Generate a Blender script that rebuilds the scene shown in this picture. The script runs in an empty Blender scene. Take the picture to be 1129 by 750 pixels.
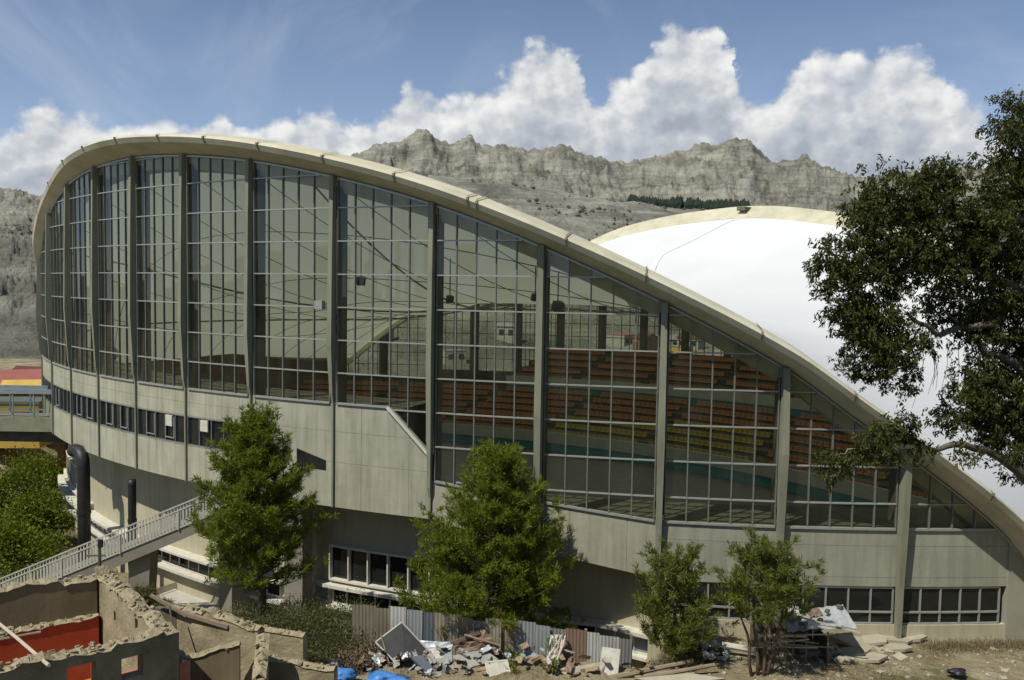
import bpy, math, random
import numpy as np
from mathutils import Vector, Matrix
random.seed(7)
C = bpy.data.collections.new('scene'); bpy.context.scene.collection.children.link(C)
PI = math.pi
# ---------------------------------------------------------------- camera model (used to read positions off the photo at a known depth)
F_PX, PITCH, ROLL, PW, PH = 950.0, math.radians(3.393), math.radians(0.928), 1129, 750
def ray(px, py):
    x, y = px - PW/2, py - PH/2
    cr, sr = math.cos(ROLL), math.sin(ROLL)
    x, y = x*cr + y*sr, -x*sr + y*cr
    u = -y/F_PX; c, s = math.cos(PITCH), math.sin(PITCH)
    v = (x/F_PX, c + s*u, -s + c*u)
    return v[0]/v[1], v[2]/v[1]
def at(px, py, Y):
    a, b = ray(px, py); return Vector((a*Y, Y, b*Y))
def onz(px, py, z):
    a, b = ray(px, py); Y = z/b; return Vector((a*Y, Y, z))
R, XC, YC = 75.3, 19.5, 121.35
def cylp(th, z, r=R):
    t = math.radians(th); return Vector((XC - r*math.sin(t), YC - r*math.cos(t), z))
def th_at(px, py, r=R):
    a, b = ray(px, py)
    A = a*a + 1; B = -2*(a*XC + YC); Cc = XC*XC + YC*YC - r*r
    D = max(B*B - 4*A*Cc, 0); Y = (-B - math.sqrt(D))/(2*A)
    return math.degrees(math.atan2(XC - a*Y, YC - Y)), b*Y
def lerp(a, b, t): return a + (b - a)*t
def interp(x, tab):
    if x <= tab[0][0]: return tab[0][1]
    for (x0, y0), (x1, y1) in zip(tab, tab[1:]):
        if x <= x1: return y0 + (y1 - y0)*(x - x0)/(x1 - x0)
    return tab[-1][1]
def smooth(a, b, x):
    t = min(1, max(0, (x - a)/(b - a))); return t*t*(3 - 2*t)
def catmull(tab):
    xs = [p[0] for p in tab]; ys = [p[1] for p in tab]; n = len(xs)
    m = []
    for i in range(n):
        if i == 0: m.append((ys[1]-ys[0])/(xs[1]-xs[0]))
        elif i == n-1: m.append((ys[-1]-ys[-2])/(xs[-1]-xs[-2]))
        else: m.append((ys[i+1]-ys[i-1])/(xs[i+1]-xs[i-1]))
    def f(x):
        x = min(max(x, xs[0]), xs[-1]); i = 0
        while i < n-2 and x > xs[i+1]: i += 1
        h = xs[i+1]-xs[i]; t = (x-xs[i])/h
        return ((2*t**3-3*t*t+1)*ys[i] + (t**3-2*t*t+t)*h*m[i] + (-2*t**3+3*t*t)*ys[i+1] + (t**3-t*t)*h*m[i+1])
    return f
# ---------------------------------------------------------------- mesh building
class MB:
    def __init__(s): s.v = []; s.f = []; s.uv = None; s.mi = []
    def face(s, pts, m=0):
        n = len(s.v); s.v += [tuple(p) for p in pts]; s.f.append(tuple(range(n, n+len(pts)))); s.mi.append(m)
    def grid(s, rows, closed=False, m=0):
        n = len(s.v); w = len(rows[0])
        for r in rows: s.v += [tuple(p) for p in r]
        for i in range(len(rows)-1):
            for j in range(w if closed else w-1):
                k = (j+1) % w
                s.f.append((n+i*w+j, n+i*w+k, n+(i+1)*w+k, n+(i+1)*w+j)); s.mi.append(m)
    def hexa(s, b, t, m=0):       # 4 bottom, 4 top points
        n = len(s.v); s.v += [tuple(p) for p in list(b)+list(t)]
        for q in ((3,2,1,0),(4,5,6,7),(0,1,5,4),(1,2,6,5),(2,3,7,6),(3,0,4,7)):
            s.f.append(tuple(n+i for i in q)); s.mi.append(m)
    def box(s, c, size, rz=0, M=None, m=0):
        hx, hy, hz = size[0]/2, size[1]/2, size[2]/2
        P = [Vector((x*hx, y*hy, z*hz)) for z in (-1, 1) for x, y in ((-1,-1),(1,-1),(1,1),(-1,1))]
        if M is None: M = Matrix.Rotation(rz, 3, 'Z')
        P = [Vector(c) + M @ p for p in P]; s.hexa(P[:4], P[4:], m)
    def bar(s, a, b, w, h=None, up=Vector((0,0,1)), m=0):
        a, b = Vector(a), Vector(b); h = h or w; d = (b-a)
        if d.length < 1e-6: return
        d.normalize(); up = Vector(up)
        if abs(d.dot(up)) > .95: up = Vector((0,1,0)) if abs(d.y) < .9 else Vector((1,0,0))
        x = d.cross(up).normalized()*w/2; y = x.cross(d).normalized()*h/2
        s.hexa([a-x-y, a+x-y, a+x+y, a-x+y], [b-x-y, b+x-y, b+x+y, b-x+y], m)
    def tube(s, pts, rad, n=8, cap=True, m=0):
        pts = [Vector(p) for p in pts]
        if not hasattr(rad, '__len__'): rad = [rad]*len(pts)
        rings = []; x = None
        for i, p in enumerate(pts):
            d = (pts[min(i+1, len(pts)-1)] - pts[max(i-1, 0)]).normalized()
            if x is None:
                x = d.cross(Vector((0,0,1)) if abs(d.z) < .9 else Vector((1,0,0))).normalized()
            else: x = (x - d*x.dot(d)).normalized()
            y = d.cross(x)
            rings.append([p + (x*math.cos(2*PI*k/n) + y*math.sin(2*PI*k/n))*rad[i] for k in range(n)])
        b = len(s.v); s.grid(rings, True, m)
        if cap:
            s.f.append(tuple(b+k for k in range(n))[::-1]); s.mi.append(m)
            e = b + (len(pts)-1)*n; s.f.append(tuple(e+k for k in range(n))); s.mi.append(m)
    def build(s, name, mat, parent=None, smooth_=False, uvs=None):
        me = bpy.data.meshes.new(name); me.from_pydata(s.v, [], s.f)
        mats = mat if isinstance(mat, (list, tuple)) else [mat]
        for q in mats: me.materials.append(q)
        if len(mats) > 1: me.polygons.foreach_set('material_index', s.mi)
        if smooth_: me.polygons.foreach_set('use_smooth', [True]*len(me.polygons))
        if uvs:
            l = me.uv_layers.new(name='UVMap')
            vi = np.zeros(len(me.loops), dtype=int); me.loops.foreach_get('vertex_index', vi)
            l.data.foreach_set('uv', np.array([uvs[i] for i in vi], dtype=float).ravel())
        me.validate(); me.update()
        o = bpy.data.objects.new(name, me); C.objects.link(o)
        if parent: o.parent = parent; o.matrix_parent_inverse = parent_inv(parent)
        return o
def parent_inv(p):
    M = Matrix.Translation(p.location) @ p.rotation_euler.to_matrix().to_4x4()
    q = p.parent
    if q is not None and p.type == 'EMPTY': M = Matrix.Translation(q.location) @ M
    elif q is not None:      # part meshes carry world coordinates: reuse the thing's frame
        M = Matrix.Translation(q.location) @ q.rotation_euler.to_matrix().to_4x4()
    return M.inverted() if q is None else Matrix.Identity(4)
def tag(o, label, cat, group=None, kind=None):
    o['label'] = label; o['category'] = cat
    if group: o['group'] = group
    if kind: o['kind'] = kind
    return o
def thing(name, loc, label, cat, group=None):
    o = bpy.data.objects.new(name, None); C.objects.link(o); o.location = loc; o.empty_display_size = .3
    return tag(o, label, cat, group)
def struct(o, label=None):
    o['kind'] = 'structure'
    if label: o['label'] = label
    return o
def copy_tree(o, parent=None, loc=None, rz=None):
    c = o.copy(); C.objects.link(c)
    if parent: c.parent = parent
    if loc is not None: c.location = loc
    if rz is not None: c.rotation_euler = (0, 0, rz)
    for ch in list(o.children): copy_tree(ch, c)
    return c
# ---------------------------------------------------------------- materials
def nodes(name):
    m = bpy.data.materials.new(name); m.use_nodes = True; nt = m.node_tree
    return m, nt, nt.nodes['Principled BSDF'], nt.nodes['Material Output']
def N(nt, t, **k):
    n = nt.nodes.new(t)
    for a, b in k.items():
        if a.startswith('i_'): n.inputs[a[2:].replace('_', ' ')].default_value = b
        else: setattr(n, a, b)
    return n
def ramp(nt, stops, interp_='LINEAR'):
    r = nt.nodes.new('ShaderNodeValToRGB'); r.color_ramp.interpolation = interp_
    e = r.color_ramp.elements
    while len(e) < len(stops): e.new(.5)
    for q, (p, c) in zip(e, stops): q.position = p; q.color = (*c, 1) if len(c) == 3 else c
    return r
def pm(name, c1, c2=None, scale=2.0, rough=.85, bump=.0, bscale=None, stretch=(1,1,1), metal=0, spec=.3, detail=6, dist=.02, lo=.3, hi=.7, c3=None):
    m, nt, b, out = nodes(name); L = nt.links.new
    b.inputs['Roughness'].default_value = rough; b.inputs['Metallic'].default_value = metal
    b.inputs['Specular IOR Level'].default_value = spec
    b.inputs['Base Color'].default_value = (*c1, 1)
    if c2 is not None:
        tc = N(nt, 'ShaderNodeTexCoord'); mp = N(nt, 'ShaderNodeMapping'); mp.inputs['Scale'].default_value = stretch
        L(tc.outputs['Object'], mp.inputs['Vector'])
        n = N(nt, 'ShaderNodeTexNoise', i_Scale=scale, i_Detail=detail, i_Roughness=.62); L(mp.outputs[0], n.inputs['Vector'])
        r = ramp(nt, [(lo, c1), (hi, c2)] if c3 is None else [(lo, c1), ((lo+hi)/2, c3), (hi, c2)]); L(n.outputs['Fac'], r.inputs[0]); L(r.outputs[0], b.inputs['Base Color'])
        if bump:
            n2 = N(nt, 'ShaderNodeTexNoise', i_Scale=bscale or scale*4, i_Detail=6, i_Roughness=.6); L(mp.outputs[0], n2.inputs['Vector'])
            bp = N(nt, 'ShaderNodeBump', i_Strength=bump, i_Distance=dist); L(n2.outputs['Fac'], bp.inputs['Height']); L(bp.outputs[0], b.inputs['Normal'])
    return m
def leafmat(name, c1, c2, c3, tr=.25):
    m, nt, b, out = nodes(name); L = nt.links.new
    g = N(nt, 'ShaderNodeNewGeometry'); r = ramp(nt, [(0, c1), (.5, c2), (1, c3)]); L(g.outputs['Random Per Island'], r.inputs[0])
    L(r.outputs[0], b.inputs['Base Color']); b.inputs['Roughness'].default_value = .55; b.inputs['Specular IOR Level'].default_value = .25
    t = N(nt, 'ShaderNodeBsdfTranslucent'); L(r.outputs[0], t.inputs['Color'])
    mx = N(nt, 'ShaderNodeMixShader'); mx.inputs[0].default_value = tr
    L(b.outputs[0], mx.inputs[1]); L(t.outputs[0], mx.inputs[2]); L(mx.outputs[0], out.inputs['Surface'])
    return m
def concrete_uv(name, base, dark, jx=0, jz=(), pj=.03):
    # concrete with vertical rain streaks and formwork joints; u = metres along the wall, v = height
    m, nt, b, out = nodes(name); L = nt.links.new
    uv = N(nt, 'ShaderNodeUVMap'); sx = N(nt, 'ShaderNodeSeparateXYZ'); L(uv.outputs[0], sx.inputs[0])
    tc = N(nt, 'ShaderNodeTexCoord')
    mp = N(nt, 'ShaderNodeMapping'); mp.inputs['Scale'].default_value = (1.6, .12, 1); L(uv.outputs[0], mp.inputs[0])
    n1 = N(nt, 'ShaderNodeTexNoise', i_Scale=1.3, i_Detail=7, i_Roughness=.65); L(mp.outputs[0], n1.inputs['Vector'])
    n2 = N(nt, 'ShaderNodeTexNoise', i_Scale=.45, i_Detail=8, i_Roughness=.6); L(tc.outputs['Object'], n2.inputs['Vector'])
    r1 = ramp(nt, [(.42, (0,0,0)), (.80, (1,1,1))]); L(n1.outputs['Fac'], r1.inputs[0])
    r2 = ramp(nt, [(.3, (0,0,0)), (.7, (1,1,1))]); L(n2.outputs['Fac'], r2.inputs[0])
    mx = N(nt, 'ShaderNodeMath', operation='MULTIPLY'); L(r1.outputs[0], mx.inputs[0]); mx.inputs[1].default_value = .75
    ad = N(nt, 'ShaderNodeMath', operation='MULTIPLY'); L(r2.outputs[0], ad.inputs[0]); ad.inputs[1].default_value = .55
    sm = N(nt, 'ShaderNodeMath', operation='ADD', use_clamp=True); L(mx.outputs[0], sm.inputs[0]); L(ad.outputs[0], sm.inputs[1])
    col = N(nt, 'ShaderNodeMix', data_type='RGBA'); col.inputs['A'].default_value = (*base, 1); col.inputs['B'].default_value = (*dark, 1)
    L(sm.outputs[0], col.inputs['Factor']); last = col.outputs['Result']
    masks = []
    if jx:
        w = N(nt, 'ShaderNodeMath', operation='PINGPONG'); L(sx.outputs[0], w.inputs[0]); w.inputs[1].default_value = jx/2
        c = N(nt, 'ShaderNodeMath', operation='LESS_THAN'); L(w.outputs[0], c.inputs[0]); c.inputs[1].default_value = pj/2; masks.append(c)
    for z in jz:
        d = N(nt, 'ShaderNodeMath', operation='SUBTRACT'); L(sx.outputs[1], d.inputs[0]); d.inputs[1].default_value = z
        e = N(nt, 'ShaderNodeMath', operation='ABSOLUTE'); L(d.outputs[0], e.inputs[0])
        c = N(nt, 'ShaderNodeMath', operation='LESS_THAN'); L(e.outputs[0], c.inputs[0]); c.inputs[1].default_value = pj/2; masks.append(c)
    for c in masks:
        k = N(nt, 'ShaderNodeMath', operation='MULTIPLY'); L(c.outputs[0], k.inputs[0]); k.inputs[1].default_value = .6
        q = N(nt, 'ShaderNodeMix', data_type='RGBA'); L(k.outputs[0], q.inputs['Factor']); L(last, q.inputs['A']); q.inputs['B'].default_value = (dark[0]*.35, dark[1]*.35, dark[2]*.35, 1)
        last = q.outputs['Result']
    L(last, b.inputs['Base Color']); b.inputs['Roughness'].default_value = .9; b.inputs['Specular IOR Level'].default_value = .2
    n3 = N(nt, 'ShaderNodeTexNoise', i_Scale=6, i_Detail=5); L(tc.outputs['Object'], n3.inputs['Vector'])
    bp = N(nt, 'ShaderNodeBump', i_Strength=.25, i_Distance=.03); L(n3.outputs['Fac'], bp.inputs['Height']); L(bp.outputs[0], b.inputs['Normal'])
    return m
def glassmat(name, tint, refl=1.4, gcol=(1,1,1)):
    m, nt, b, out = nodes(name); L = nt.links.new; nt.nodes.remove(b)
    t = N(nt, 'ShaderNodeBsdfTransparent'); t.inputs[0].default_value = (*tint, 1)
    g = N(nt, 'ShaderNodeBsdfGlossy'); g.inputs['Roughness'].default_value = .02; g.inputs['Color'].default_value = (*gcol, 1)
    f = N(nt, 'ShaderNodeFresnel', i_IOR=1.5); k = N(nt, 'ShaderNodeMath', operation='MULTIPLY', use_clamp=True); k.inputs[1].default_value = refl
    gb_ = N(nt, 'ShaderNodeNewGeometry'); mr = N(nt, 'ShaderNodeMapRange'); L(gb_.outputs['Backfacing'], mr.inputs[0]); mr.inputs[3].default_value = 1.5; mr.inputs[4].default_value = 1/1.5; L(mr.outputs[0], f.inputs['IOR']); L(f.outputs[0], k.inputs[0])
    # slightly wavy panes
    tc = N(nt, 'ShaderNodeTexCoord'); n = N(nt, 'ShaderNodeTexNoise', i_Scale=.5, i_Detail=2); L(tc.outputs['Object'], n.inputs['Vector'])
    bp = N(nt, 'ShaderNodeBump', i_Strength=.12, i_Distance=.03); L(n.outputs['Fac'], bp.inputs['Height']); gg = N(nt, 'ShaderNodeNewGeometry'); sz = N(nt, 'ShaderNodeSeparateXYZ'); L(tc.outputs['Object'], sz.inputs[0])
    z1 = N(nt, 'ShaderNodeMath', operation='SUBTRACT'); L(sz.outputs[2], z1.inputs[0]); z1.inputs[1].default_value = .715
    z2 = N(nt, 'ShaderNodeMath', operation='DIVIDE'); L(z1.outputs[0], z2.inputs[0]); z2.inputs[1].default_value = 2.0
    z3 = N(nt, 'ShaderNodeMath', operation='FLOOR'); L(z2.outputs[0], z3.inputs[0])
    z4 = N(nt, 'ShaderNodeMath', operation='MULTIPLY_ADD'); L(gg.outputs['Random Per Island'], z4.inputs[0]); z4.inputs[1].default_value = 97.0; L(z3.outputs[0], z4.inputs[2])
    wn = N(nt, 'ShaderNodeTexWhiteNoise', noise_dimensions='1D'); L(z4.outputs[0], wn.inputs['W'])
    v1 = N(nt, 'ShaderNodeVectorMath', operation='SUBTRACT'); L(wn.outputs['Color'], v1.inputs[0]); v1.inputs[1].default_value = (.5,.5,.5)
    v2 = N(nt, 'ShaderNodeVectorMath', operation='SCALE'); L(v1.outputs[0], v2.inputs[0]); v2.inputs['Scale'].default_value = .06
    v3 = N(nt, 'ShaderNodeVectorMath', operation='ADD'); L(bp.outputs[0], v3.inputs[0]); L(v2.outputs[0], v3.inputs[1])
    v4 = N(nt, 'ShaderNodeVectorMath', operation='NORMALIZE'); L(v3.outputs[0], v4.inputs[0]); L(v4.outputs[0], g.inputs['Normal'])
    # a dirty film
    df = N(nt, 'ShaderNodeBsdfDiffuse'); df.inputs[0].default_value = (.32, .34, .27, 1)
    mpd = N(nt, 'ShaderNodeMapping'); mpd.inputs['Scale'].default_value = (1,1,.25); L(tc.outputs['Object'], mpd.inputs[0])
    nd = N(nt, 'ShaderNodeTexNoise', i_Scale=.9, i_Detail=5); L(mpd.outputs[0], nd.inputs['Vector'])
    rd = ramp(nt, [(.35, (.006,)*3), (.8, (.06,)*3)]); pv = N(nt, 'ShaderNodeMath', operation='MULTIPLY_ADD'); L(wn.outputs['Value'], pv.inputs[0]); pv.inputs[1].default_value = .3; L(nd.outputs['Fac'], pv.inputs[2])
    ps = N(nt, 'ShaderNodeMath', operation='SUBTRACT'); L(pv.outputs[0], ps.inputs[0]); ps.inputs[1].default_value = .15; L(ps.outputs[0], rd.inputs[0])
    m1 = N(nt, 'ShaderNodeMixShader'); L(rd.outputs[0], m1.inputs[0]); L(t.outputs[0], m1.inputs[1]); L(df.outputs[0], m1.inputs[2])
    mx = N(nt, 'ShaderNodeMixShader'); L(k.outputs[0], mx.inputs[0]); L(m1.outputs[0], mx.inputs[1]); L(g.outputs[0], mx.inputs[2])
    L(mx.outputs[0], out.inputs['Surface'])
    return m
M = {}
M['conc'] = concrete_uv('facade_concrete', (.47,.46,.355), (.27,.26,.19), jx=6.5/4, jz=(-13.62, -9.0, -11.1, -8.1))
M['conc_r'] = concrete_uv('facade_concrete_plain', (.37,.365,.29), (.23,.225,.175), jx=0, jz=(-13.62, -15.35))
M['conc_big'] = concrete_uv('facade_concrete_cast', (.44,.43,.335), (.25,.24,.18), jx=6.5/2, jz=(-8.9, -10.8))
M['cream'] = concrete_uv('rendered_cream_wall', (.50,.46,.33), (.36,.33,.23), jx=0)
M['column'] = pm('column_concrete', (.185,.19,.135), (.275,.275,.20), 1.2, .9, .2, stretch=(1,1,.3))
M['beam'] = pm('beam_concrete', (.44,.41,.29), (.62,.58,.44), .5, .85, .15, 6, c3=(.55,.51,.375))
M['joint'] = pm('joint_dark', (.16,.14,.10), (.10,.09,.07), 3); M['gutter'] = pm('gutter_concrete', (.30,.26,.17), (.22,.19,.13), 3)
M['alu'] = pm('aluminium_mullion', (.40,.41,.38), (.32,.33,.30), 3, .45, metal=.3, spec=.5)
M['mull'] = pm('mullion_grey', (.20,.21,.185), (.15,.16,.14), 3, .5, metal=.1)
M['alud'] = pm('aluminium_dull', (.25,.27,.26), (.18,.2,.19), 3, .5, metal=.2)
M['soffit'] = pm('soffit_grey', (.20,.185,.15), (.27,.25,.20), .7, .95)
M['white'] = pm('white_paint', (.66,.64,.56), (.5,.48,.4), 2.5, .7)
M['dark'] = pm('black_steel', (.012,.013,.016), (.03,.03,.032), 3, .5, spec=.4)
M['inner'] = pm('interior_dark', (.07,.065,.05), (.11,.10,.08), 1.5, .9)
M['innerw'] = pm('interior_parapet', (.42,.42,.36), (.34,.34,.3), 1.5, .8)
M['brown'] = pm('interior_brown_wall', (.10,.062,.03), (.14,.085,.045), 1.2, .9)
M['cyan'] = pm('cyan_wall_paint', (.03,.17,.20), (.045,.22,.25), 1.2, .7)
M['orange'] = pm('orange_seat_plastic', (.31,.13,.05), (.42,.195,.08), 5, .5)
M['yellow'] = pm('yellow_seat_plastic', (.42,.33,.03), (.34,.26,.03), 5, .5)
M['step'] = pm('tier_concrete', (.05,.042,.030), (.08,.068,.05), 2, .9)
M['court'] = pm('court_floor', (.10,.10,.11), (.15,.14,.12), 1, .6)
M['glass'] = glassmat('facade_glass', (.77,.79,.70), .8)
M['gdark'] = pm('tinted_glass_front', (.010,.012,.012), (.022,.024,.024), .5, .06, spec=.35)
def roofmat():
    m, nt, b, out = nodes('white_roof_membrane'); L = nt.links.new
    tc = N(nt, 'ShaderNodeTexCoord'); n = N(nt, 'ShaderNodeTexNoise', i_Scale=.12, i_Detail=4); L(tc.outputs['Object'], n.inputs['Vector'])
    r = ramp(nt, [(.3, (.86,.87,.87)), (.7, (.92,.93,.92))]); L(n.outputs['Fac'], r.inputs[0]); L(r.outputs[0], b.inputs['Base Color'])
    b.inputs['Roughness'].default_value = .6
    t = N(nt, 'ShaderNodeBsdfTranslucent'); t.inputs['Color'].default_value = (.80,.84,.66,1)
    mx = N(nt, 'ShaderNodeMixShader'); mx.inputs[0].default_value = .24
    L(b.outputs[0], mx.inputs[1]); L(t.outputs[0], mx.inputs[2]); L(mx.outputs[0], out.inputs['Surface'])
    return m
M['roof'] = roofmat()
M['liner'] = pm('roof_liner_green_grey', (.30,.32,.24), (.37,.39,.30), .5, .9)
M['cable'] = pm('roof_cable_steel', (.17,.175,.13), (.13,.135,.10), 3, .7)
# ================================================================ THE ARENA
zg = catmull([(-9,-18.3),(-7.4,-15.6),(-5.56,-12.74),(-1.8,-8.95),(.69,-6.73),(3.67,-4.0),(8.65,-.6),(13.86,2.45),(18.57,4.75),(23.46,6.5),(28.6,7.85),(33.34,8.6),(38,8.95),(42.78,8.75),(47,8.1),(51.5,6.6),(56.56,4.0),(62,.2),(68,-5.5),(73,-12),(77,-17.8)])
def gb(th):   # bottom of the big glazing
    if th > 20.75: return -7.2
    if th > 18.75: return lerp(-9.75, -7.2, (th-18.75)/2.0)
    if th > 8.65: return lerp(-12.72, -11.35, (th-8.65)/10.1)
    return -12.72
def bb(th):   # bottom of the concrete band
    return interp(th, [(3,-15.85),(8.2,-15.95),(9.44,-15.7),(12.9,-14.98),(18.7,-13.6),(80,-13.55)])
A = thing('arena_building', (0, 60, -18.7), 'large concrete and glass sports arena with curved window wall and white saddle roof', 'arena')
KTH = [-1.31, 3.64, 8.58, 13.73, 18.70, 23.77, 28.80, 33.66, 38.35, 43.0, 47.75, 53.0, 59.6]
def clear(th, z): return z
# ---- near arch beam
def beam_ring(prof, ths):
    return [[cylp(th, zg(th)+dz, R+dr) for dr, dz in prof(th)] for th in ths]
def prof_near(th):
    k = 1-.58*smooth(38, 52, th); o = -1.1*smooth(58, 65, th)
    return [(-.15+o,.02), (1.75*k+o,.62), (1.95*k+o,.95), (1.75*k+o,1.12), (.2*k+o,1.42), (-1.3+o,1.35), (-1.7+o,.6), (-1.7+o,-.95), (-.6+o,-.9)]
ths = [lerp(-9, 77, i/200) for i in range(201)]
b = MB(); rr = beam_ring(prof_near, ths); b.grid(rr, True)
b.f.append(tuple(range(9))); b.mi.append(0); e = len(b.v)-9; b.f.append(tuple(range(e, e+9))[::-1]); b.mi.append(0)
near_beam = b.build('arch_beam', M['beam'], A)
near_beam['label'] = 'tan concrete arch beam over the front window wall'
# expansion joints / gutters crossing the beam
for th in [-4.2, 1.3, 4.9, 9.35, 12.5, 16.2, 16.6, 19.9, 23.4, 27.0, 30.4, 33.8, 37.6, 41.6, 45.6, 50, 54.5, 59]:
    j = MB(); w = .05
    k = 1-.58*smooth(38, 52, th); P = [(1.78*k,.58),(2.03*k,.98),(1.78*k,1.2),(.3*k,1.50)]
    A0 = [cylp(th-w*.65, zg(th-w*.65)+dz, R+dr) for dr, dz in P]; B0 = [cylp(th+w*.65, zg(th+w*.65)+dz, R+dr) for dr, dz in P]
    j.grid([A0, B0]); j.box(cylp(th, zg(th)+1.0, R+1.98*k), (.12,.12,.14), rz=-math.radians(th))
    j.build('expansion_joint', M['gutter'], near_beam)
# ---- far arch
nv = Vector((.559,.829,0)); cv = Vector((.838,-.546,0))
MF = Vector((14.5,109,0)); HL = 57.0; SAG = 22.0
def farp(u, inset=0, z=0): 
    p = MF + cv*(u*HL) + nv*(SAG*(1-u*u)-inset); return Vector((p.x, p.y, z))
zf_t = []
def u_for_x(a):    # far arch parameter seen along slope X/Y = a
    lo, hi = -1.0, 1.0
    for _ in range(40):
        mid = (lo+hi)/2; p = farp(mid)
        if p.x/p.y < a: lo = mid
        else: hi = mid
    return lo
for px, py in [(600,292),(640,272),(675,256),(700,248),(740,239),(780,233),(820,229),(860,229),(900,233),(935,238),(990,252)]:
    a, bq = ray(px, py); u = u_for_x(a); zf_t.append((u, bq*farp(u).y - 1.3))
zf_t = [(-1,-18.3),(-.9,-12),(-.78,-5.5),(-.6,1.0)] + [q for q in zf_t if q[0] > -.45] + [(.72, 3.5),(.86,-4.5),(1,-18.3)]
zf_t.sort(); zf = catmull(zf_t)
NU = 120
b = MB(); rows = []
for i in range(NU+1):
    u = -1+2*i/NU; z = zf(u)
    d = (farp(u+.005)-farp(u-.005)).normalized(); nn = Vector((-d.y, d.x, 0))   # outward (away from the court)
    if nn.dot(nv) < 0: nn = -nn
    base = farp(u, 0, z)
    rows.append([base + nn*dr + Vector((0,0,dz)) for dr, dz in ((0,-.2),(1.9,.6),(2.0,1.3),(.2,1.5),(-1.6,.25),(-2.0,-.35),(-.4,-.5))])
b.grid(rows, True); far_beam = b.build('arch_beam', M['beam'], A); far_beam['label'] = 'tan concrete arch beam behind the white roof'
# ---- roof membrane
def su(s): return 1-2*s
def memb(s, t, off=0):
    th = lerp(-9, 77, s); a = cylp(th, zg(th)+1.05, R-.9)
    u = su(s); c = farp(u, 1.2, zf(u)+.05)
    sg = 12.6*math.sin(PI*s)**1.3 if 0 < s < 1 else 0
    p = a.lerp(c, t); p.z += -sg*4*t*(1-t)*.92 + off; return p
b = MB(); b.grid([[memb(i/90, j/40) for i in range(91)] for j in range(41)])
roof = b.build('roof_membrane', M['roof'], A, True); roof['label'] = 'white saddle roof between the two arch beams'
pass
# seam on the membrane, from the beam gutter to the far beam
th0 = 9.35; s0, s1 = (th0+9)/86, (1-u_for_x(ray(824,235)[0]))/2
grid_ = [(q/160, r/90, memb(q/160, r/90)) for q in range(2, 120) for r in range(1, 90)]
L0 = []; L1 = []
for i in range(25):
    t = i/24; px = lerp(699, 815, t); py = lerp(293, 237, t) - 5*math.sin(PI*t)*(-.6)
    a_, b_ = ray(px, py); best = None
    for q, r, p_ in grid_:
        if p_.y < 48: continue
        e = math.hypot(p_.x/p_.y-a_, p_.z/p_.y-b_)
        if e < .012: 
            sc_ = e*60+p_.y*.01
            if best is None or sc_ < best[0]: best = (sc_, q, r)
    if best: L0.append((best[1], best[2]))
LL = [L0[0]]
for _ in range(6): L0 = [L0[0]] + [tuple((L0[k-1][z]+L0[k][z]+L0[k+1][z])/3 for z in (0,1)) for k in range(1, len(L0)-1)] + [L0[-1]]
LL += L0[1:-1]
LL.append((s1, .995)); b = MB()
b.grid([[memb(q-.0036, r, .06) for q, r in LL], [memb(q+.0036, r, .06) for q, r in LL]]); sm = b.build('seam', pm('seam_grey', (.70,.71,.72), (.64,.65,.66), 2), roof)
p = farp(su(s1), .3, zf(su(s1))+1.0)
b = MB(); b.box(p, (1.3,3.2,.5), rz=math.radians(-45)); b.build('expansion_joint', M['joint'], far_beam)
# roof cables under the ceiling
for i in range(1, 15):
    s = i/15; b = MB(); b.tube([memb(s, .02+.96*j/24, -.62) for j in range(25)], .035, 4, False); b.build('roof_cable', M['cable'], A)
for j in range(1, 8):
    t = j/8; b = MB(); b.tube([memb(.04+.92*i/40, t, -.6) for i in range(41)], .035, 4, False); b.build('roof_cable', M['cable'], A)
for sa, sb in ((.42,.66),(.78,.5),(.9,.68)):
    b = MB(); b.tube([memb(lerp(sa,sb,j/24), .02+.9*j/24, -.75) for j in range(25)], .09, 4, False); b.build('roof_cable', M['cable'], A)
# ---- columns (fins swelling at mid height)
COLB = {0:-18.75, 1:-18.75, 2:-16.0}
KINK = [-8.2,-8.6,-8.2,-7.0,-4.6,-3.6,-3.2,-2.6,-2.2,-2.0,-2.2,-2.6,-3.4]
for i, th in enumerate(KTH):
    zb = COLB.get(i, bb(th)+.02); zt = zg(th)+.05; g = -7.0 if i > 4 else -12.2
    zk = KINK[i]; b = MB(); rows = []
    wob = .45
    if i == 0: prof = [(zb,.42,.30),(-15.9,.48,.32),(-12.7,.60,.44),(zk,.78,.40),(zt,.5,.38)]
    elif i <= 3: prof = [(zb,.30,.34),(-13,.42,.40),(zk,.72,.50),(zt,.5,.42)]
    else: prof = [(zb,.14,.16),(g-.1,.16,.17),(g+.5,.30,.26),(lerp(g,zk,.55),.42,.37),(zk,.54,.42),(lerp(zk,zt,.5),.46,.38),(zt,.36,.36)]
    for z, pr, w in prof:
        h = w*.42/R*180/PI
        rows.append([cylp(th-h, z, R+.02), cylp(th-h*.9, z, R+pr), cylp(th+h*.9, z, R+pr), cylp(th+h, z, R+.02)])
    b.grid(rows, True); b.face(rows[-1]); b.face(rows[0][::-1])
    # steel core inside the glass
    c = b.build('column', M['column'], A)
    k = MB(); hw = .26/R*180/PI; r0, r1 = R-1.0, R-.3
    bot = [cylp(th-hw, g-.2, r0), cylp(th+hw, g-.2, r0), cylp(th+hw, g-.2, r1), cylp(th-hw, g-.2, r1)]
    k.hexa(bot, [p + Vector((0,0,zt-.6-(g-.2))) for p in bot]); k.build('inner_post', M['inner'], c)
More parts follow.
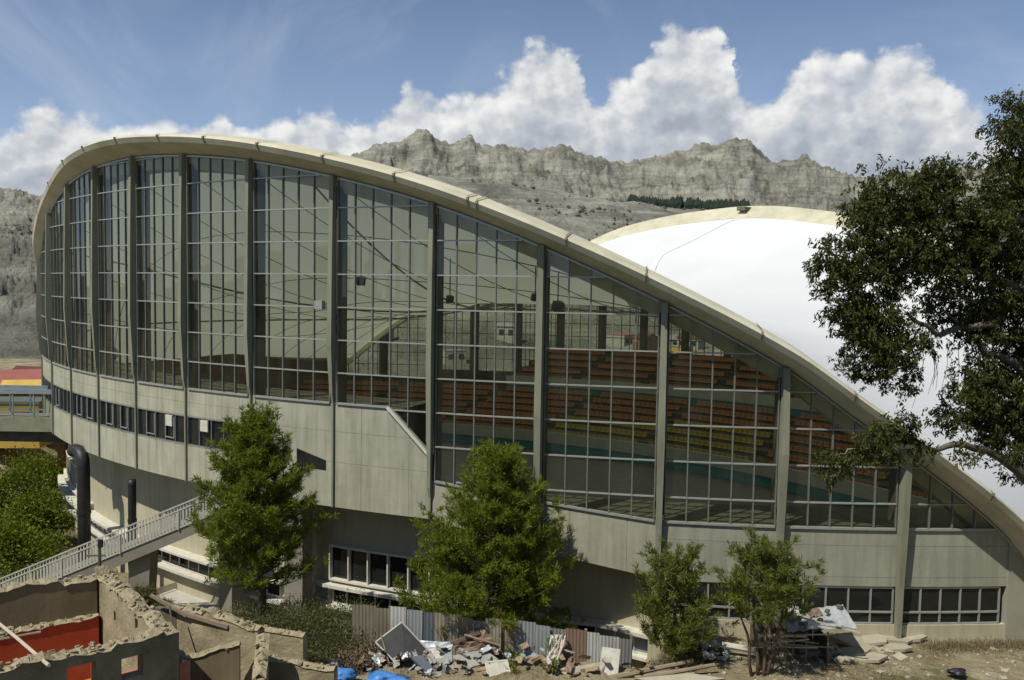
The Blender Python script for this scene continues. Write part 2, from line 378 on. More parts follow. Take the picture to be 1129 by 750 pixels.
# ---- big glazing, one bay at a time
Z0 = .715
bays = [(-6.6, -1.31)] + list(zip(KTH, KTH[1:])) + [(59.6, 66), (66, 72)]
for bi, (ta, tb) in enumerate(bays):
    fr = MB(); dw = .28/R*180/PI; ta2, tb2 = ta+dw, tb-dw
    npan = 5; d = .075; ww = .07
    def post(th, z0, z1, w=ww):
        if z1-z0 < .1: return
        h = w/2/R*180/PI
        fr.hexa([cylp(th-h, z0, R-.08), cylp(th+h, z0, R-.08), cylp(th+h, z0, R+d), cylp(th-h, z0, R+d)],
                [cylp(th-h, z1, R-.08), cylp(th+h, z1, R-.08), cylp(th+h, z1, R+d), cylp(th-h, z1, R+d)])
    vs = [lerp(ta2, tb2, q/npan) for q in range(npan+1)]
    if bi == 0: vs = vs
    for q, th in enumerate(vs):
        lo = gb(th) if abs(th-18.75) > .3 else (gb(th+.4) if bi == 5 else -11.35)
        lo = max(lo, -12.72); post(th, lo, zg(th)-.02, ww*(1 if 0 < q < npan else .8))
    def rail(za, zb, t0, t1, h=.07):
        n = 4
        for q in range(n):
            u0, u1 = lerp(t0, t1, q/n), lerp(t0, t1, (q+1)/n); p0, p1 = lerp(za, zb, q/n), lerp(za, zb, (q+1)/n)
            o = []
            for th, z in ((u0, p0), (u1, p1)):
                o.append([cylp(th, z-h/2, R-.1), cylp(th, z-h/2, R+d+.02), cylp(th, z+h/2, R+d+.02), cylp(th, z+h/2, R-.1)])
            fr.hexa(o[0], o[1], 1)
    for n in range(-8, 6):
        z = Z0+2*n+.0
        # clip the rail to the part of the bay under the arch and above the sill
        segs = []; K = 40; cur = None
        for q in range(K+1):
            th = lerp(ta2, tb2, q/K); ok = (z < zg(th)-.1) and (z > gb(th)+.25)
            if ok and cur is None: cur = th
            if (not ok or q == K) and cur is not None:
                if th-cur > .3: segs.append((cur, th))
                cur = None
        for t0, t1 in segs: rail(z, z, t0, t1)
    # head and sill following the curves
    K = 10
    for q in range(K):
        t0, t1 = lerp(ta2, tb2, q/K), lerp(ta2, tb2, (q+1)/K)
        for f, off in ((zg, -.06), (gb, .05)):
            z0_, z1_ = f(t0+1e-4 if f is gb else t0), f(t1-1e-4 if f is gb else t1)
            if f is gb and min(zg(t0), zg(t1)) < -12.7: continue
            o = [[cylp(th, z+off-.06, R-.1), cylp(th, z+off-.06, R+d+.03), cylp(th, z+off+.06, R+d+.03), cylp(th, z+off+.06, R-.1)] for th, z in ((t0, z0_), (t1, z1_))]
            fr.hexa(o[0], o[1], 1)
    w = fr.build('window_wall', [M['mull'], M['alu']], A)
    g = MB(); nq = 5
    for q in range(nq):
        t0, t1 = vs[q], vs[q+1]
        K = 4 if ta < 20.75 < tb else 1
        for s in range(K):
            a0, a1 = lerp(t0, t1, s/K), lerp(t0, t1, (s+1)/K)
            la, lb = gb(a0+1e-3), gb(a1-1e-3)
            za, zb = zg(a0), zg(a1)
            if za < la or zb < lb: continue
            # flat pane: points on the chord of the panel
            def ch(a, z):
                return cylp(t0, z).lerp(cylp(t1, z), (a-t0)/(t1-t0))
            g.face([ch(a0, la), ch(a1, lb), ch(a1, zb), ch(a0, za)])
    g.build('glass', M['glass'], w)
# slanted white trim on the step of the concrete
b = MB(); b.bar(cylp(20.85,-7.15,R+.12), cylp(18.8,-9.75,R+.12), .14, .16); b.build('sill_trim', M['white'], A)
# ---- concrete bands (uv: metres along the wall, height)
def band(f_top, f_bot, ta, tb, name, mat, r=R, thick=.3, n=None, label=None):
    n = n or max(2, int((tb-ta)/.6)); b = MB(); uv = []
    ts = [lerp(ta, tb, i/n) for i in range(n+1)]
    def add(r_, f):
        for th in ts:
            for z in f(th): b.v.append(tuple(cylp(th, z, r_))); uv.append((th*PI/180*R, z))
    k = len(b.v)
    rows = []
    for rr_, ff in ((r, f_top), (r, f_bot), (r-thick, f_bot), (r-thick, f_top)):
        rows.append([cylp(th, ff(th), rr_) for th in ts]); uv += [(th*PI/180*R, ff(th)) for th in ts]
    rows.append(rows[0]); uv += [(th*PI/180*R, f_top(th)) for th in ts]
    b.grid(rows); 
    for c in (0, n):
        idx = [q*(n+1)+c for q in range(4)]; b.f.append(tuple(idx)); b.mi.append(0)
    o = b.build(name, mat, A, uvs=uv)
    if label: o['label'] = label
    return o
cst = lambda v: (lambda th: v)
gbl = lambda th: -9.75 if th < 18.8 else gb(th)
band(lambda th: -12.72, bb, -6.6, 8.6, 'concrete_band', M['conc_r'], label='grey concrete band between the big windows and the ground floor windows')
band(lambda th: gb(min(th,18.72)), bb, 8.6, 18.7, 'concrete_band', M['conc_big'], thick=.3)
band(gbl, bb, 18.7, 28.9, 'concrete_band', M['conc_big'])
band(cst(-7.2), cst(-9.05), 28.9, 74, 'concrete_band', M['conc'])
band(cst(-11.05), cst(-13.55), 28.9, 74, 'concrete_band', M['conc'])
b = MB(); 
# strip windows
def strip(ta, tb, zt, zb, openers):
    fr = MB(); dw = .12/R*180/PI; ta += dw; tb -= dw
    def seg(t0, t1, z, h): fr.hexa(*[[cylp(th, z-h/2, R-.2), cylp(th, z-h/2, R+.01), cylp(th, z+h/2, R+.01), cylp(th, z+h/2, R-.2)] for th in (t0, t1)])
    for q in range(3):
        t0, t1 = lerp(ta, tb, q/3), lerp(ta, tb, (q+1)/3); seg(t0, t1, zt-.03, .07); seg(t0, t1, zb+.03, .07)
    for q in range(6):
        th = lerp(ta, tb, q/5); h = .03/R*180/PI
        fr.hexa([cylp(th-h, zb, R-.2), cylp(th+h, zb, R-.2), cylp(th+h, zb, R), cylp(th-h, zb, R)], [cylp(th-h, zt, R-.2), cylp(th+h, zt, R-.2), cylp(th+h, zt, R), cylp(th-h, zt, R)])
    o = fr.build('strip_window', M['alud'], A)
    g = MB(); g.grid([[cylp(lerp(ta, tb, q/5), z, R-.12) for q in range(6)] for z in (zb, zt)]); g.build('glass', M['gdark'], o)
    for q, kind in openers:
        t0, t1 = lerp(ta, tb, q/5)+.06, lerp(ta, tb, (q+1)/5)-.06; v = MB(); h = .35
        if kind == 'v':
            for (a0, z_a, a1, z_b) in ((t0, zb+.32, t1, zb+.32), (t0, zb+.32, t0, zt-.2), (t1, zb+.32, t1, zt-.2)):
                v.bar(cylp(a0, z_a, R+.03), cylp(a1, z_b, R+.03), .06)
            v.build('vent_frame', M['alu'], o)
        else:
            v.box(cylp((t0+t1)/2, zt-.5, R+.05), (.75, .12, .75), rz=-math.radians((t0+t1)/2)); v.build('white_panel', M['white'], o)
op = {6:[(1,'p')], 7:[(1,'v'),(3,'p'),(3,'v')], 8:[(1,'v'),(3,'v')], 9:[(1,'v'),(3,'v')], 10:[(1,'v')], 5:[(1,'p')]}
for i in range(6, 12): strip(KTH[i], KTH[i+1] if i < 12 else 66, -9.05, -11.05, [(4-q, k) for q, k in op.get(i, [])])
strip(59.6, 66, -9.05, -11.05, []); strip(66, 73, -9.05, -11.05, [])
# small slot window right of the big pine
o = MB(); t0, t1 = 24.2, 25.9
o.hexa(*[[cylp(th, z, R+.004) for z in (-11.35,)] + [cylp(th, -11.35, R+.03), cylp(th, zz, R+.03), cylp(th, zz, R+.004)] for th, zz in ((t0,-10.75),(t1,-10.2))]); o.build('slot_window', M['gdark'], A)
# soffit under the band and the set-back lower wall
def rl(th): return interp(th, [(8,R-.9),(11,R-2.6),(18,R-2.8),(35,R-2.8),(48,R-2.6),(60,R-2.2),(80,R-2)])
n = 110; tsl = [lerp(7.5, 76, i/n) for i in range(n+1)]
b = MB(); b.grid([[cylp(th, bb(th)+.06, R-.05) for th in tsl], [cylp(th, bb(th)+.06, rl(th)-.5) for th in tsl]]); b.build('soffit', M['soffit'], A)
b = MB(); uv = []; rows = []
for z in (-13.0, -25): rows.append([cylp(th, z if z < -20 else bb(th)+.3, rl(th)) for th in tsl]); uv += [(th*PI/180*R, z) for th in tsl]
b.grid(rows); b.build('lower_wall', M['cream'], A, uvs=uv)
def ledge(ta, tb, z0, z1, out, name='ledge', mat='white', r_in=0):
    n = max(2, int((tb-ta)/1.0)); b = MB(); rows = [[], [], [], [], []]
    for i in range(n+1):
        th = lerp(ta, tb, i/n); r = rl(th)+r_in
        P = [cylp(th, z0, r-.05), cylp(th, z0, r+out), cylp(th, z1, r+out), cylp(th, z1, r-.05)]
        for k in range(4): rows[k].append(P[k])
        rows[4].append(P[0])
    b.grid(rows); m_ = len(rows[0])
    for c in (0, m_-1): b.f.append(tuple(q*m_+c for q in range(4))); b.mi.append(0)
    return b.build(name, M[mat], A)
def lowwin(ta, tb, zt, zb, npan, out=.12, pale=()):
    fr = MB()
    def P(th, z, o=0): return cylp(th, z, rl(th)+o)
    for q in range(npan+1):
        th = lerp(ta, tb, q/npan); h = .045/R*180/PI
        fr.hexa([P(th-h, zb,-.05), P(th+h, zb,-.05), P(th+h, zb, out), P(th-h, zb, out)], [P(th-h, zt,-.05), P(th+h, zt,-.05), P(th+h, zt, out), P(th-h, zt, out)])
    for q in range(npan):
        t0, t1 = lerp(ta, tb, q/npan), lerp(ta, tb, (q+1)/npan)
        for z in (zt, zb): fr.hexa(*[[P(th, z-.07,-.05), P(th, z-.07, out+.03), P(th, z+.07, out+.03), P(th, z+.07,-.05)] for th in (t0, t1)])
    o = fr.build('window', M['white'], A)
    g = MB()
    for q in range(npan):
        g.face([P(lerp(ta,tb,q/npan), zb, .04), P(lerp(ta,tb,(q+1)/npan), zb, .04), P(lerp(ta,tb,(q+1)/npan), zt, .04), P(lerp(ta,tb,q/npan), zt, .04)], 1 if q in pale else 0)
    g.build('glass', [M['gdark'], M['gpale']], o)
M['gpale'] = pm('pale_blind_glass', (.22,.27,.28), (.3,.34,.34), 1, .3)
lowwin(19.6, 25.4, -16.95, -19.2, 5, .35)
lowwin(8.6, 12.2, -19.8, -20.85, 4, .1, (0,1,2)); lowwin(12.6, 20.6, -19.8, -20.85, 8)
lowwin(21.0, 25.3, -19.8, -20.85, 5); lowwin(25.6, 28.3, -19.8, -20.85, 3, .1, (0,1,2)); lowwin(28.9, 40.5, -20.2, -21.3, 12, .1)
lowwin(42.3, 58, -20.4, -21.5, 16, .1)
lowwin(51.5, 62, -17.2, -19.4, 12, .2)
ledge(8.4, 28.4, -19.65, -19.45, .75); ledge(28.4, 41.5, -20.1, -19.95, .9); ledge(41.5, 64, -20.3, -20.1, 1.0)
ledge(8.4, 28.4, -21.1, -20.92, .5, 'sill'); ledge(28.4, 41.5, -21.6, -21.4, .7, 'sill'); ledge(41.5, 64, -21.75, -21.6, .6, 'sill')
ledge(50.5, 64, -19.65, -19.5, .45, 'sill')
# ---- ground floor on the right
for bi, (ta, tb) in enumerate([(-5.9,-1.31), (-1.31,3.64), (3.64,8.4)]):
    fr = MB(); dw = .2/R*180/PI; ta2, tb2 = ta+dw, tb-dw; RI = R-.12
    for q in range(6):
        th = lerp(ta2, tb2, q/5); h = .045/R*180/PI
        fr.hexa([cylp(th-h,-17.95,RI-.1), cylp(th+h,-17.95,RI-.1), cylp(th+h,-17.95,RI+.05), cylp(th-h,-17.95,RI+.05)], [cylp(th-h,-15.9,RI-.1), cylp(th+h,-15.9,RI-.1), cylp(th+h,-15.9,RI+.05), cylp(th-h,-15.9,RI+.05)])
        if q < 5:
            t1 = lerp(ta2, tb2, (q+1)/5)
            for z in (-15.93, -17.3, -17.93): fr.hexa(*[[cylp(t,z-.045,RI-.1), cylp(t,z-.045,RI+.07), cylp(t,z+.045,RI+.07), cylp(t,z+.045,RI-.1)] for t in (th, t1)])
    o = fr.build('window', M['alu'], A)
    g = MB(); g.grid([[cylp(lerp(ta2,tb2,q/5), z, RI-.03) for q in range(6)] for z in (-17.95,-15.9)]); g.build('glass', M['gdark'], o)
band(cst(-17.98), cst(-19.6), -6.2, 8.6, 'plinth', M['cream'], r=R+.03, thick=.5)
band(lambda th: bb(th)-.02, cst(-21), 8.4, 8.9, 'end_pier', M['cream'], r=R, thick=3.5)
# end pier and abutment at the right
b = MB()
b.hexa([cylp(-6.0,-19.6,R-1.5), cylp(-6.9,-19.6,R-1.5), cylp(-6.9,-19.6,R+.1), cylp(-6.0,-19.6,R+.1)], [cylp(-6.0,-13.0,R-1.5), cylp(-6.9,-14.9,R-1.5), cylp(-6.9,-14.9,R+.1), cylp(-6.0,-13.0,R+.1)])
b.build('end_pier', M['conc_r'], A)
b = MB(); b.hexa([cylp(-8.4,-19.6,R-3), cylp(-12,-19.6,R-3), cylp(-12,-19.6,R+3), cylp(-8.4,-19.6,R+3)], [cylp(-8.6,-16.5,R-2.6), cylp(-11,-17.2,R-2.6), cylp(-11,-17.2,R+2.4), cylp(-8.6,-16.5,R+2.4)]); b.build('abutment', M['beam'], A)
b = MB(); b.grid([[cylp(t, z, R-.6) for t in (-6.8,-7.8,-8.8)] for z in (-19.6,-15.6)]); b.build('doorway_shade', M['inner'], A)  # dark sheet standing in for the shade inside the doorway
fr = MB()
for t in (-7.0,-7.6,-8.2): fr.bar(cylp(t,-19.4,R-.5), cylp(t,-15.8,R-.5), .07)
fr.bar(cylp(-6.9,-16.8,R-.5), cylp(-8.4,-16.8,R-.5), .07); fr.build('door_frame', M['alud'], A)
# ---- interior
b = MB(); n = 60
b.grid([[cylp(lerp(-8.5,77,i/n),-19.9,R-.7 if lerp(-8.5,77,i/n) < 8 else R-3.2).lerp(farp(1-2*i/n,1,-19.9), j/8) for i in range(n+1)] for j in range(9)]); b.build('court_floor', M['court'], A)
b = MB(); b.hexa([cylp(20.9,-8.0,R-.35),cylp(72,-8.0,R-.35),cylp(72,-8.0,R-5),cylp(20.9,-8.0,R-5)],[cylp(20.9,-7.6,R-.35)]*4) if False else None
b = MB()
for t0_, t1_, zt_ in ((20.9,74,-7.5),(-6,18.6,-13.0)):
    n = 40; rows = []
    for r_, z_ in ((R-.32,zt_),(R-6.0,zt_),(R-6.0,zt_-.5),(R-.32,zt_-.5)): rows.append([cylp(lerp(t0_,t1_,i/n), z_, r_) for i in range(n+1)])
    rows.append(rows[0]); b.grid(rows)
    rows = [[cylp(lerp(t0_,t1_,i/n), z, R-6.0) for i in range(n+1)] for z in (zt_-.5,-19.9)]; b.grid(rows)
b.build('gallery_floor', M['inner'], A)
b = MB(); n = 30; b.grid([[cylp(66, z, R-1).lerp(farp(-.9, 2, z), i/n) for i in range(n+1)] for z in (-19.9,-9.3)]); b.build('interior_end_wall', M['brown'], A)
# far window wall
UA, UB = u_for_x(ray(482,400)[0]), u_for_x(ray(598,400)[0])
def FZF(u): return -14.6 if u < UA else (-13.3 if u < UB else -9.3)
FU = sorted([lerp(-.93, .9, i/16) for i in range(17) if abs(lerp(-.93,.9,i/16)-UA) > .05 and abs(lerp(-.93,.9,i/16)-UB) > .05] + [UA, UB])
for i in range(len(FU)-1):
    u0, u1 = FU[i], FU[i+1]; fr = MB(); FZ = FZF((u0+u1)/2)
    def fz(u): return zf(u)-.3
    for q in range(6):
        u = lerp(u0, u1, q/5); z1 = fz(u)
        if z1 > FZ+.3: fr.bar(farp(u,0,FZ), farp(u,0,z1), .13 if q else .13)
    for k in range(0, 13):
        z = FZ+2*k+.0; seg = []
        K = 10; cur = None
        for q in range(K+1):
            u = lerp(u0, u1, q/K); ok = z < fz(u)-.1
            if ok and cur is None: cur = u
            if (not ok or q == K) and cur is not None:
                if u-cur > .01: fr.bar(farp(cur,0,z), farp(u,0,z), .12)
                cur = None
    if not fr.f: continue
    o = fr.build('window_wall', M['alud'], A); 
    g = MB(); K = 5
    for q in range(K):
        a0, a1 = lerp(u0,u1,q/K), lerp(u0,u1,(q+1)/K)
        if min(fz(a0), fz(a1)) > FZ: g.face([farp(a0,0,FZ), farp(a1,0,FZ), farp(a1,0,fz(a1)), farp(a0,0,fz(a0))])
    if g.f: g.build('glass', M['glass'], o)
    if fz(u0) > FZ+.4:
        k = MB(); k.box(farp(u0,.9,(FZ+fz(u0))/2-.6), (.75,1.3,fz(u0)-FZ+1), rz=math.atan2(cv.y, cv.x)); k.build('column', M['inner'], A)
b = MB(); n = 60; rows = []
for us, uf in ((-.98, UA), (UA, UB), (UB, .98)):
    FZ = FZF((us+uf)/2); b.grid([[farp(lerp(us,uf,i/20), inset, z) for i in range(21)] for inset, z in ((-.2,-25),(-.2,FZ),(.5,FZ),(.5,-19.9))])
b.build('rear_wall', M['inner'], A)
# tiers with rows of seats
def tier(name, u0, u1, rows_, wall_to, seat):
    n = 48; b = MB(); prof = []
    for k, (ins, z) in enumerate(rows_):
        prof.append((ins, z)); 
        if k+1 < len(rows_): prof.append((rows_[k+1][0], z))
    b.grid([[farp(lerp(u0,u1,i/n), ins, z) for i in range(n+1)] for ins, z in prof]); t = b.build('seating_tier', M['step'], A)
    aisles = [lerp(u0, u1, q/7) for q in range(8)]
    for k, (ins, z) in enumerate(rows_[1:-1]):
        for q in range(7):
            a0, a1 = aisles[q]+.012, aisles[q+1]-.012; s = MB(); s2 = MB()
            nS = 18
            for e in range(nS):
                ua, ub = lerp(a0, a1, e/nS), lerp(a0, a1, (e+.86)/nS)
                p, p2 = farp(ua, ins+.55, z), farp(ub, ins+.55, z); q1, q2 = farp(ua, ins+1.0, z), farp(ub, ins+1.0, z)
                up = Vector((0,0,1))
                s.hexa([p+up*.3, p2+up*.3, q2+up*.3, q1+up*.3], [p+up*.36, p2+up*.36, q2+up*.36, q1+up*.36])
                s.hexa([p+up*.3, p2+up*.3, farp(ub,ins+.48,z)+up*.3, farp(ua,ins+.48,z)+up*.3], [p+up*.78, p2+up*.78, farp(ub,ins+.45,z)+up*.78, farp(ua,ins+.45,z)+up*.78])
            s.build('seat_row', seat(k, q), t)
    # parapet and painted wall
    ins, z = rows_[-1]
    def ring(i0, z0, i1, z1, nm, mt):
        w = MB(); rws = [[farp(lerp(u0,u1,i/n), a, c) for i in range(n+1)] for a, c in ((i0,z0),(i0,z1),(i1,z1),(i1,z0),(i0,z0))]
        w.grid(rws); w.build(nm, mt, t)
    ring(ins+.02, z-.55, ins+.25, z+.75, 'parapet', M['innerw']); ring(ins-.1, wall_to, ins+.12, z-.56, 'painted_wall', M['cyan'])
orange = lambda k, q: M['orange']
tier('upper', UB+.03, .86, [(1.0,-9.9)] + [(2.2+k*2.5, -10.0-k*.8) for k in range(5)] + [(13.0,-13.4)], -15.0, orange)
tier('lower', -.86, .84, [(13.3,-14.7)] + [(14.6+k*2.4, -14.8-k*.55) for k in range(7)] + [(30.5,-18.2)], -19.85, lambda k, q: M['yellow'] if (q in (3, 4) and k > 2+(q == 3)) else M['orange'])
# hanging loudspeakers
for px, py, Y, sz in ((590,328,62,.5),(615,338,61,.7),(398,310,66,.6),(496,330,64,.5)):
    p = at(px, py, Y); b = MB(); m = Matrix.Rotation(.5,3,'Z') @ Matrix.Rotation(.35,3,'X')
    b.box(p, (sz,sz*.7,sz), M=m); b.bar(p, p+Vector((0,0,3.0)), .08); b.build('loudspeaker', M['dark'], A)
# security light on a column
p = cylp(24.3,-1.15,R+.5); b = MB(); b.box(p, (.55,.35,.5), rz=-.4); b.bar(p, cylp(23.9,-1.15,R+.1), .1); b.build('floodlight', M['alu'], A)
# ================================================================ NOISE (numpy)
rng = np.random.RandomState(11)
PERM = rng.permutation(512); PERM = np.concatenate([PERM, PERM, PERM])
GR = rng.uniform(0, 2*PI, 512)
def perlin(x, y):
    xi, yi = np.floor(x).astype(int), np.floor(y).astype(int); xf, yf = x-xi, y-yi
    xi &= 511; yi &= 511
    def g(a, b, dx, dy):
        h = GR[PERM[(PERM[a & 511] + b) & 511] & 511]; return np.cos(h)*dx + np.sin(h)*dy
    u = xf**3*(xf*(xf*6-15)+10); v = yf**3*(yf*(yf*6-15)+10)
    a = g(xi, yi, xf, yf); b_ = g(xi+1, yi, xf-1, yf); c = g(xi, yi+1, xf, yf-1); d = g(xi+1, yi+1, xf-1, yf-1)
    return (a+(b_-a)*u)*(1-v) + (c+(d-c)*u)*v
def fbm(x, y, o=5, ridged=False, gain=.5):
    s = 0; a = 1; t = 0
    for k in range(o):
        n = perlin(x*2**k+17.3*k, y*2**k-9.1*k)
        if ridged: n = 1-2*np.abs(n)*1.6
        s = s + n*a; t += a; a *= gain
    return s/t
def grid_mesh(name, X, Y, Z, mat):
    h, w = X.shape; me = bpy.data.meshes.new(name)
    co = np.stack([X, Y, Z], -1).reshape(-1, 3)
    i = np.arange(h*w).reshape(h, w)
    q = np.stack([i[:-1,:-1], i[:-1,1:], i[1:,1:], i[1:,:-1]], -1).reshape(-1, 4)
    me.vertices.add(len(co)); me.vertices.foreach_set('co', co.ravel().astype(np.float32))
    me.loops.add(q.size); me.loops.foreach_set('vertex_index', q.ravel().astype(np.int32))
    me.polygons.add(len(q)); me.polygons.foreach_set('loop_start', (np.arange(len(q))*4).astype(np.int32)); me.polygons.foreach_set('loop_total', np.full(len(q), 4, np.int32))
    me.polygons.foreach_set('use_smooth', np.ones(len(q), bool)); me.update(); me.validate()
    me.materials.append(mat); o = bpy.data.objects.new(name, me); C.objects.link(o); return o
# ================================================================ GROUND
def ground_np(X, Y):
    r = np.hypot(X-XC, Y-YC)
    def ss(a, b, x): t = np.clip((x-a)/(b-a), 0, 1); return t*t*(3-2*t)
    z = np.full_like(X, -18.75)
    z = z + .9*ss(8, 2, X)*ss(46, 42, Y)*0
    pitx = ss(9.5, 6.5, X); pit = np.maximum(pitx*ss(R+6.5, R+2.0, r), ss(-6,-12,X)*ss(46.5,54.5,Y))
    left = ss(-14, -20, X)*ss(39, 50, Y); z = np.minimum(z, -18.75-5.0*np.maximum(pit, left))
    far = ss(R+4, R+30, r)*ss(90, 130, Y); z = z*(1-far) + far*(-20)
    lf = ss(-48, -60, X)*ss(85, 100, Y); z = z*(1-lf) + lf*-18.0
    near = np.maximum(-18.75, -.52*Y-1.75); z = np.where(Y < 42, np.maximum(z, near), z)
    z = z + .16*fbm(X*.35, Y*.35, 4) + .05*fbm(X*2, Y*2, 3)
    inside = ss(R-3.0, R-4.5, r); z = z - 3*inside*ss(130,120,Y)   # keep the soil below the floors
    return z
def gz(x, y): return float(ground_np(np.array([[x]], float), np.array([[y]], float))[0, 0])
def soil():
    m, nt, b, out = nodes('dry_soil'); L = nt.links.new
    tc = N(nt, 'ShaderNodeTexCoord')
    n = N(nt, 'ShaderNodeTexNoise', i_Scale=.35, i_Detail=9, i_Roughness=.65); L(tc.outputs['Object'], n.inputs['Vector'])
    r = ramp(nt, [(.3, (.21,.165,.095)), (.5, (.34,.285,.18)), (.7, (.47,.41,.28))]); L(n.outputs['Fac'], r.inputs[0])
    g = N(nt, 'ShaderNodeTexNoise', i_Scale=.22, i_Detail=6, i_Roughness=.7); mp = N(nt, 'ShaderNodeMapping'); mp.inputs['Location'].default_value = (31, 7, 0); L(tc.outputs['Object'], mp.inputs[0]); L(mp.outputs[0], g.inputs['Vector'])
    gr = ramp(nt, [(.52, (0,0,0)), (.62, (1,1,1))]); L(g.outputs['Fac'], gr.inputs[0])
    mk = N(nt, 'ShaderNodeMath', operation='MULTIPLY'); L(gr.outputs[0], mk.inputs[0]); mk.inputs[1].default_value = .75
    mx = N(nt, 'ShaderNodeMix', data_type='RGBA'); L(mk.outputs[0], mx.inputs['Factor']); L(r.outputs[0], mx.inputs['A']); mx.inputs['B'].default_value = (.12,.115,.04,1)
    # unseen slope under the camera: darker scrub tone added to cut bounce light
    sp_ = N(nt, 'ShaderNodeSeparateXYZ'); L(tc.outputs['Object'], sp_.inputs[0]); my = N(nt, 'ShaderNodeMapRange'); L(sp_.outputs[1], my.inputs[0]); my.inputs[1].default_value = 37; my.inputs[2].default_value = 33
    mz_ = N(nt, 'ShaderNodeMix', data_type='RGBA'); L(my.outputs[0], mz_.inputs['Factor']); L(mx.outputs['Result'], mz_.inputs['A']); mz_.inputs['B'].default_value = (.17,.155,.085,1)
    L(mz_.outputs['Result'], b.inputs['Base Color']); b.inputs['Roughness'].default_value = .95; b.inputs['Specular IOR Level'].default_value = .1
    n2 = N(nt, 'ShaderNodeTexNoise', i_Scale=2.2, i_Detail=8, i_Roughness=.7); L(tc.outputs['Object'], n2.inputs['Vector'])
    bp = N(nt, 'ShaderNodeBump', i_Strength=1.0, i_Distance=.4); L(n2.outputs['Fac'], bp.inputs['Height']); L(bp.outputs[0], b.inputs['Normal'])
    return m
M['soil'] = soil()
# a polar sheet round the camera out to the horizon, with the mountains beyond the arena
M['rock'] = None
def rockmat():
    m, nt, b, out = nodes('eroded_clay_rock'); L = nt.links.new
    tc = N(nt, 'ShaderNodeTexCoord'); n = N(nt, 'ShaderNodeTexNoise', i_Scale=.016, i_Detail=10, i_Roughness=.68); L(tc.outputs['Object'], n.inputs['Vector'])
    r = ramp(nt, [(.30, (.15,.15,.13)), (.42, (.28,.275,.235)), (.54, (.39,.38,.325)), (.68, (.53,.515,.45))]); L(n.outputs['Fac'], r.inputs[0])
    # scrub patches
    n2 = N(nt, 'ShaderNodeTexNoise', i_Scale=.045, i_Detail=8, i_Roughness=.7); L(tc.outputs['Object'], n2.inputs['Vector'])
    r2 = ramp(nt, [(.56, (0,0,0)), (.70, (1,1,1))]); L(n2.outputs['Fac'], r2.inputs[0])
    mk = N(nt, 'ShaderNodeMath', operation='MULTIPLY'); L(r2.outputs[0], mk.inputs[0]); mk.inputs[1].default_value = .42
    mx = N(nt, 'ShaderNodeMix', data_type='RGBA'); L(mk.outputs[0], mx.inputs['Factor']); L(r.outputs[0], mx.inputs['A']); mx.inputs['B'].default_value = (.085,.085,.06,1)
    # strata
    mp = N(nt, 'ShaderNodeMapping'); mp.inputs['Scale'].default_value = (.004,.004,.16); L(tc.outputs['Object'], mp.inputs[0])
    n3 = N(nt, 'ShaderNodeTexNoise', i_Scale=1, i_Detail=5, i_Roughness=.6, i_Distortion=.8); L(mp.outputs[0], n3.inputs['Vector'])
    r3 = ramp(nt, [(.35, (.72,.72,.72)), (.65, (1.12,1.1,1.05))]); L(n3.outputs['Fac'], r3.inputs[0])
    mu = N(nt, 'ShaderNodeMix', data_type='RGBA', blend_type='MULTIPLY'); mu.inputs['Factor'].default_value = 1; L(mx.outputs['Result'], mu.inputs['A']); L(r3.outputs[0], mu.inputs['B'])
    L(mu.outputs['Result'], b.inputs['Base Color']); b.inputs['Roughness'].default_value = 1; b.inputs['Specular IOR Level'].default_value = 0
    nb = N(nt, 'ShaderNodeTexNoise', i_Scale=.07, i_Detail=9, i_Roughness=.7); L(tc.outputs['Object'], nb.inputs['Vector'])
    bp = N(nt, 'ShaderNodeBump', i_Strength=1.0, i_Distance=13); L(nb.outputs['Fac'], bp.inputs['Height']); L(bp.outputs[0], b.inputs['Normal'])
    return m
M['rock'] = rockmat()
H1 = [(-900,330),(-200,300),(0,292),(30,288),(60,296),(200,330),(480,338),(600,335),(860,345),(1129,338),(1900,330)]   # hillside just beyond the arena
H2 = [(-900,262),(0,258),(60,262),(250,262),(390,215),(430,206),(480,200),(530,202),(560,206),(600,212),(650,219),(700,226),(740,233),(780,236),(860,238),(940,236),(1129,238),(1900,236)]
H3 = [(-900,205),(-300,200),(0,214),(20,213),(45,220),(120,225),(250,215),(330,198),(390,178),(400,171),(415,162),(440,159),(455,153),(460,149),(467,146),(474,151),(480,158),(500,163),(508,160),(514,156),(518,153),(524,160),(530,166),(548,163),(560,165),(580,173),(590,169),(605,166),(618,166),(630,168),(650,176),(660,179),(675,184),(690,187),(700,182),(720,177),(740,174),(755,173),(765,168),(772,163),(778,162),(785,166),(795,162),(802,159),(808,157),(815,160),(822,159),(828,160),(835,170),(850,184),(858,182),(868,180),(880,181),(885,177),(889,176),(894,183),(905,189),(920,193),(935,197),(960,201),(1000,196),(1060,190),(1129,196),(1500,190),(1900,200)]
def slope_tab(H):
    xs, zs = [], []
    for x, y in H: a, b_ = ray(x, y); xs.append(a); zs.append(b_)
    return np.array(xs), np.array(zs)
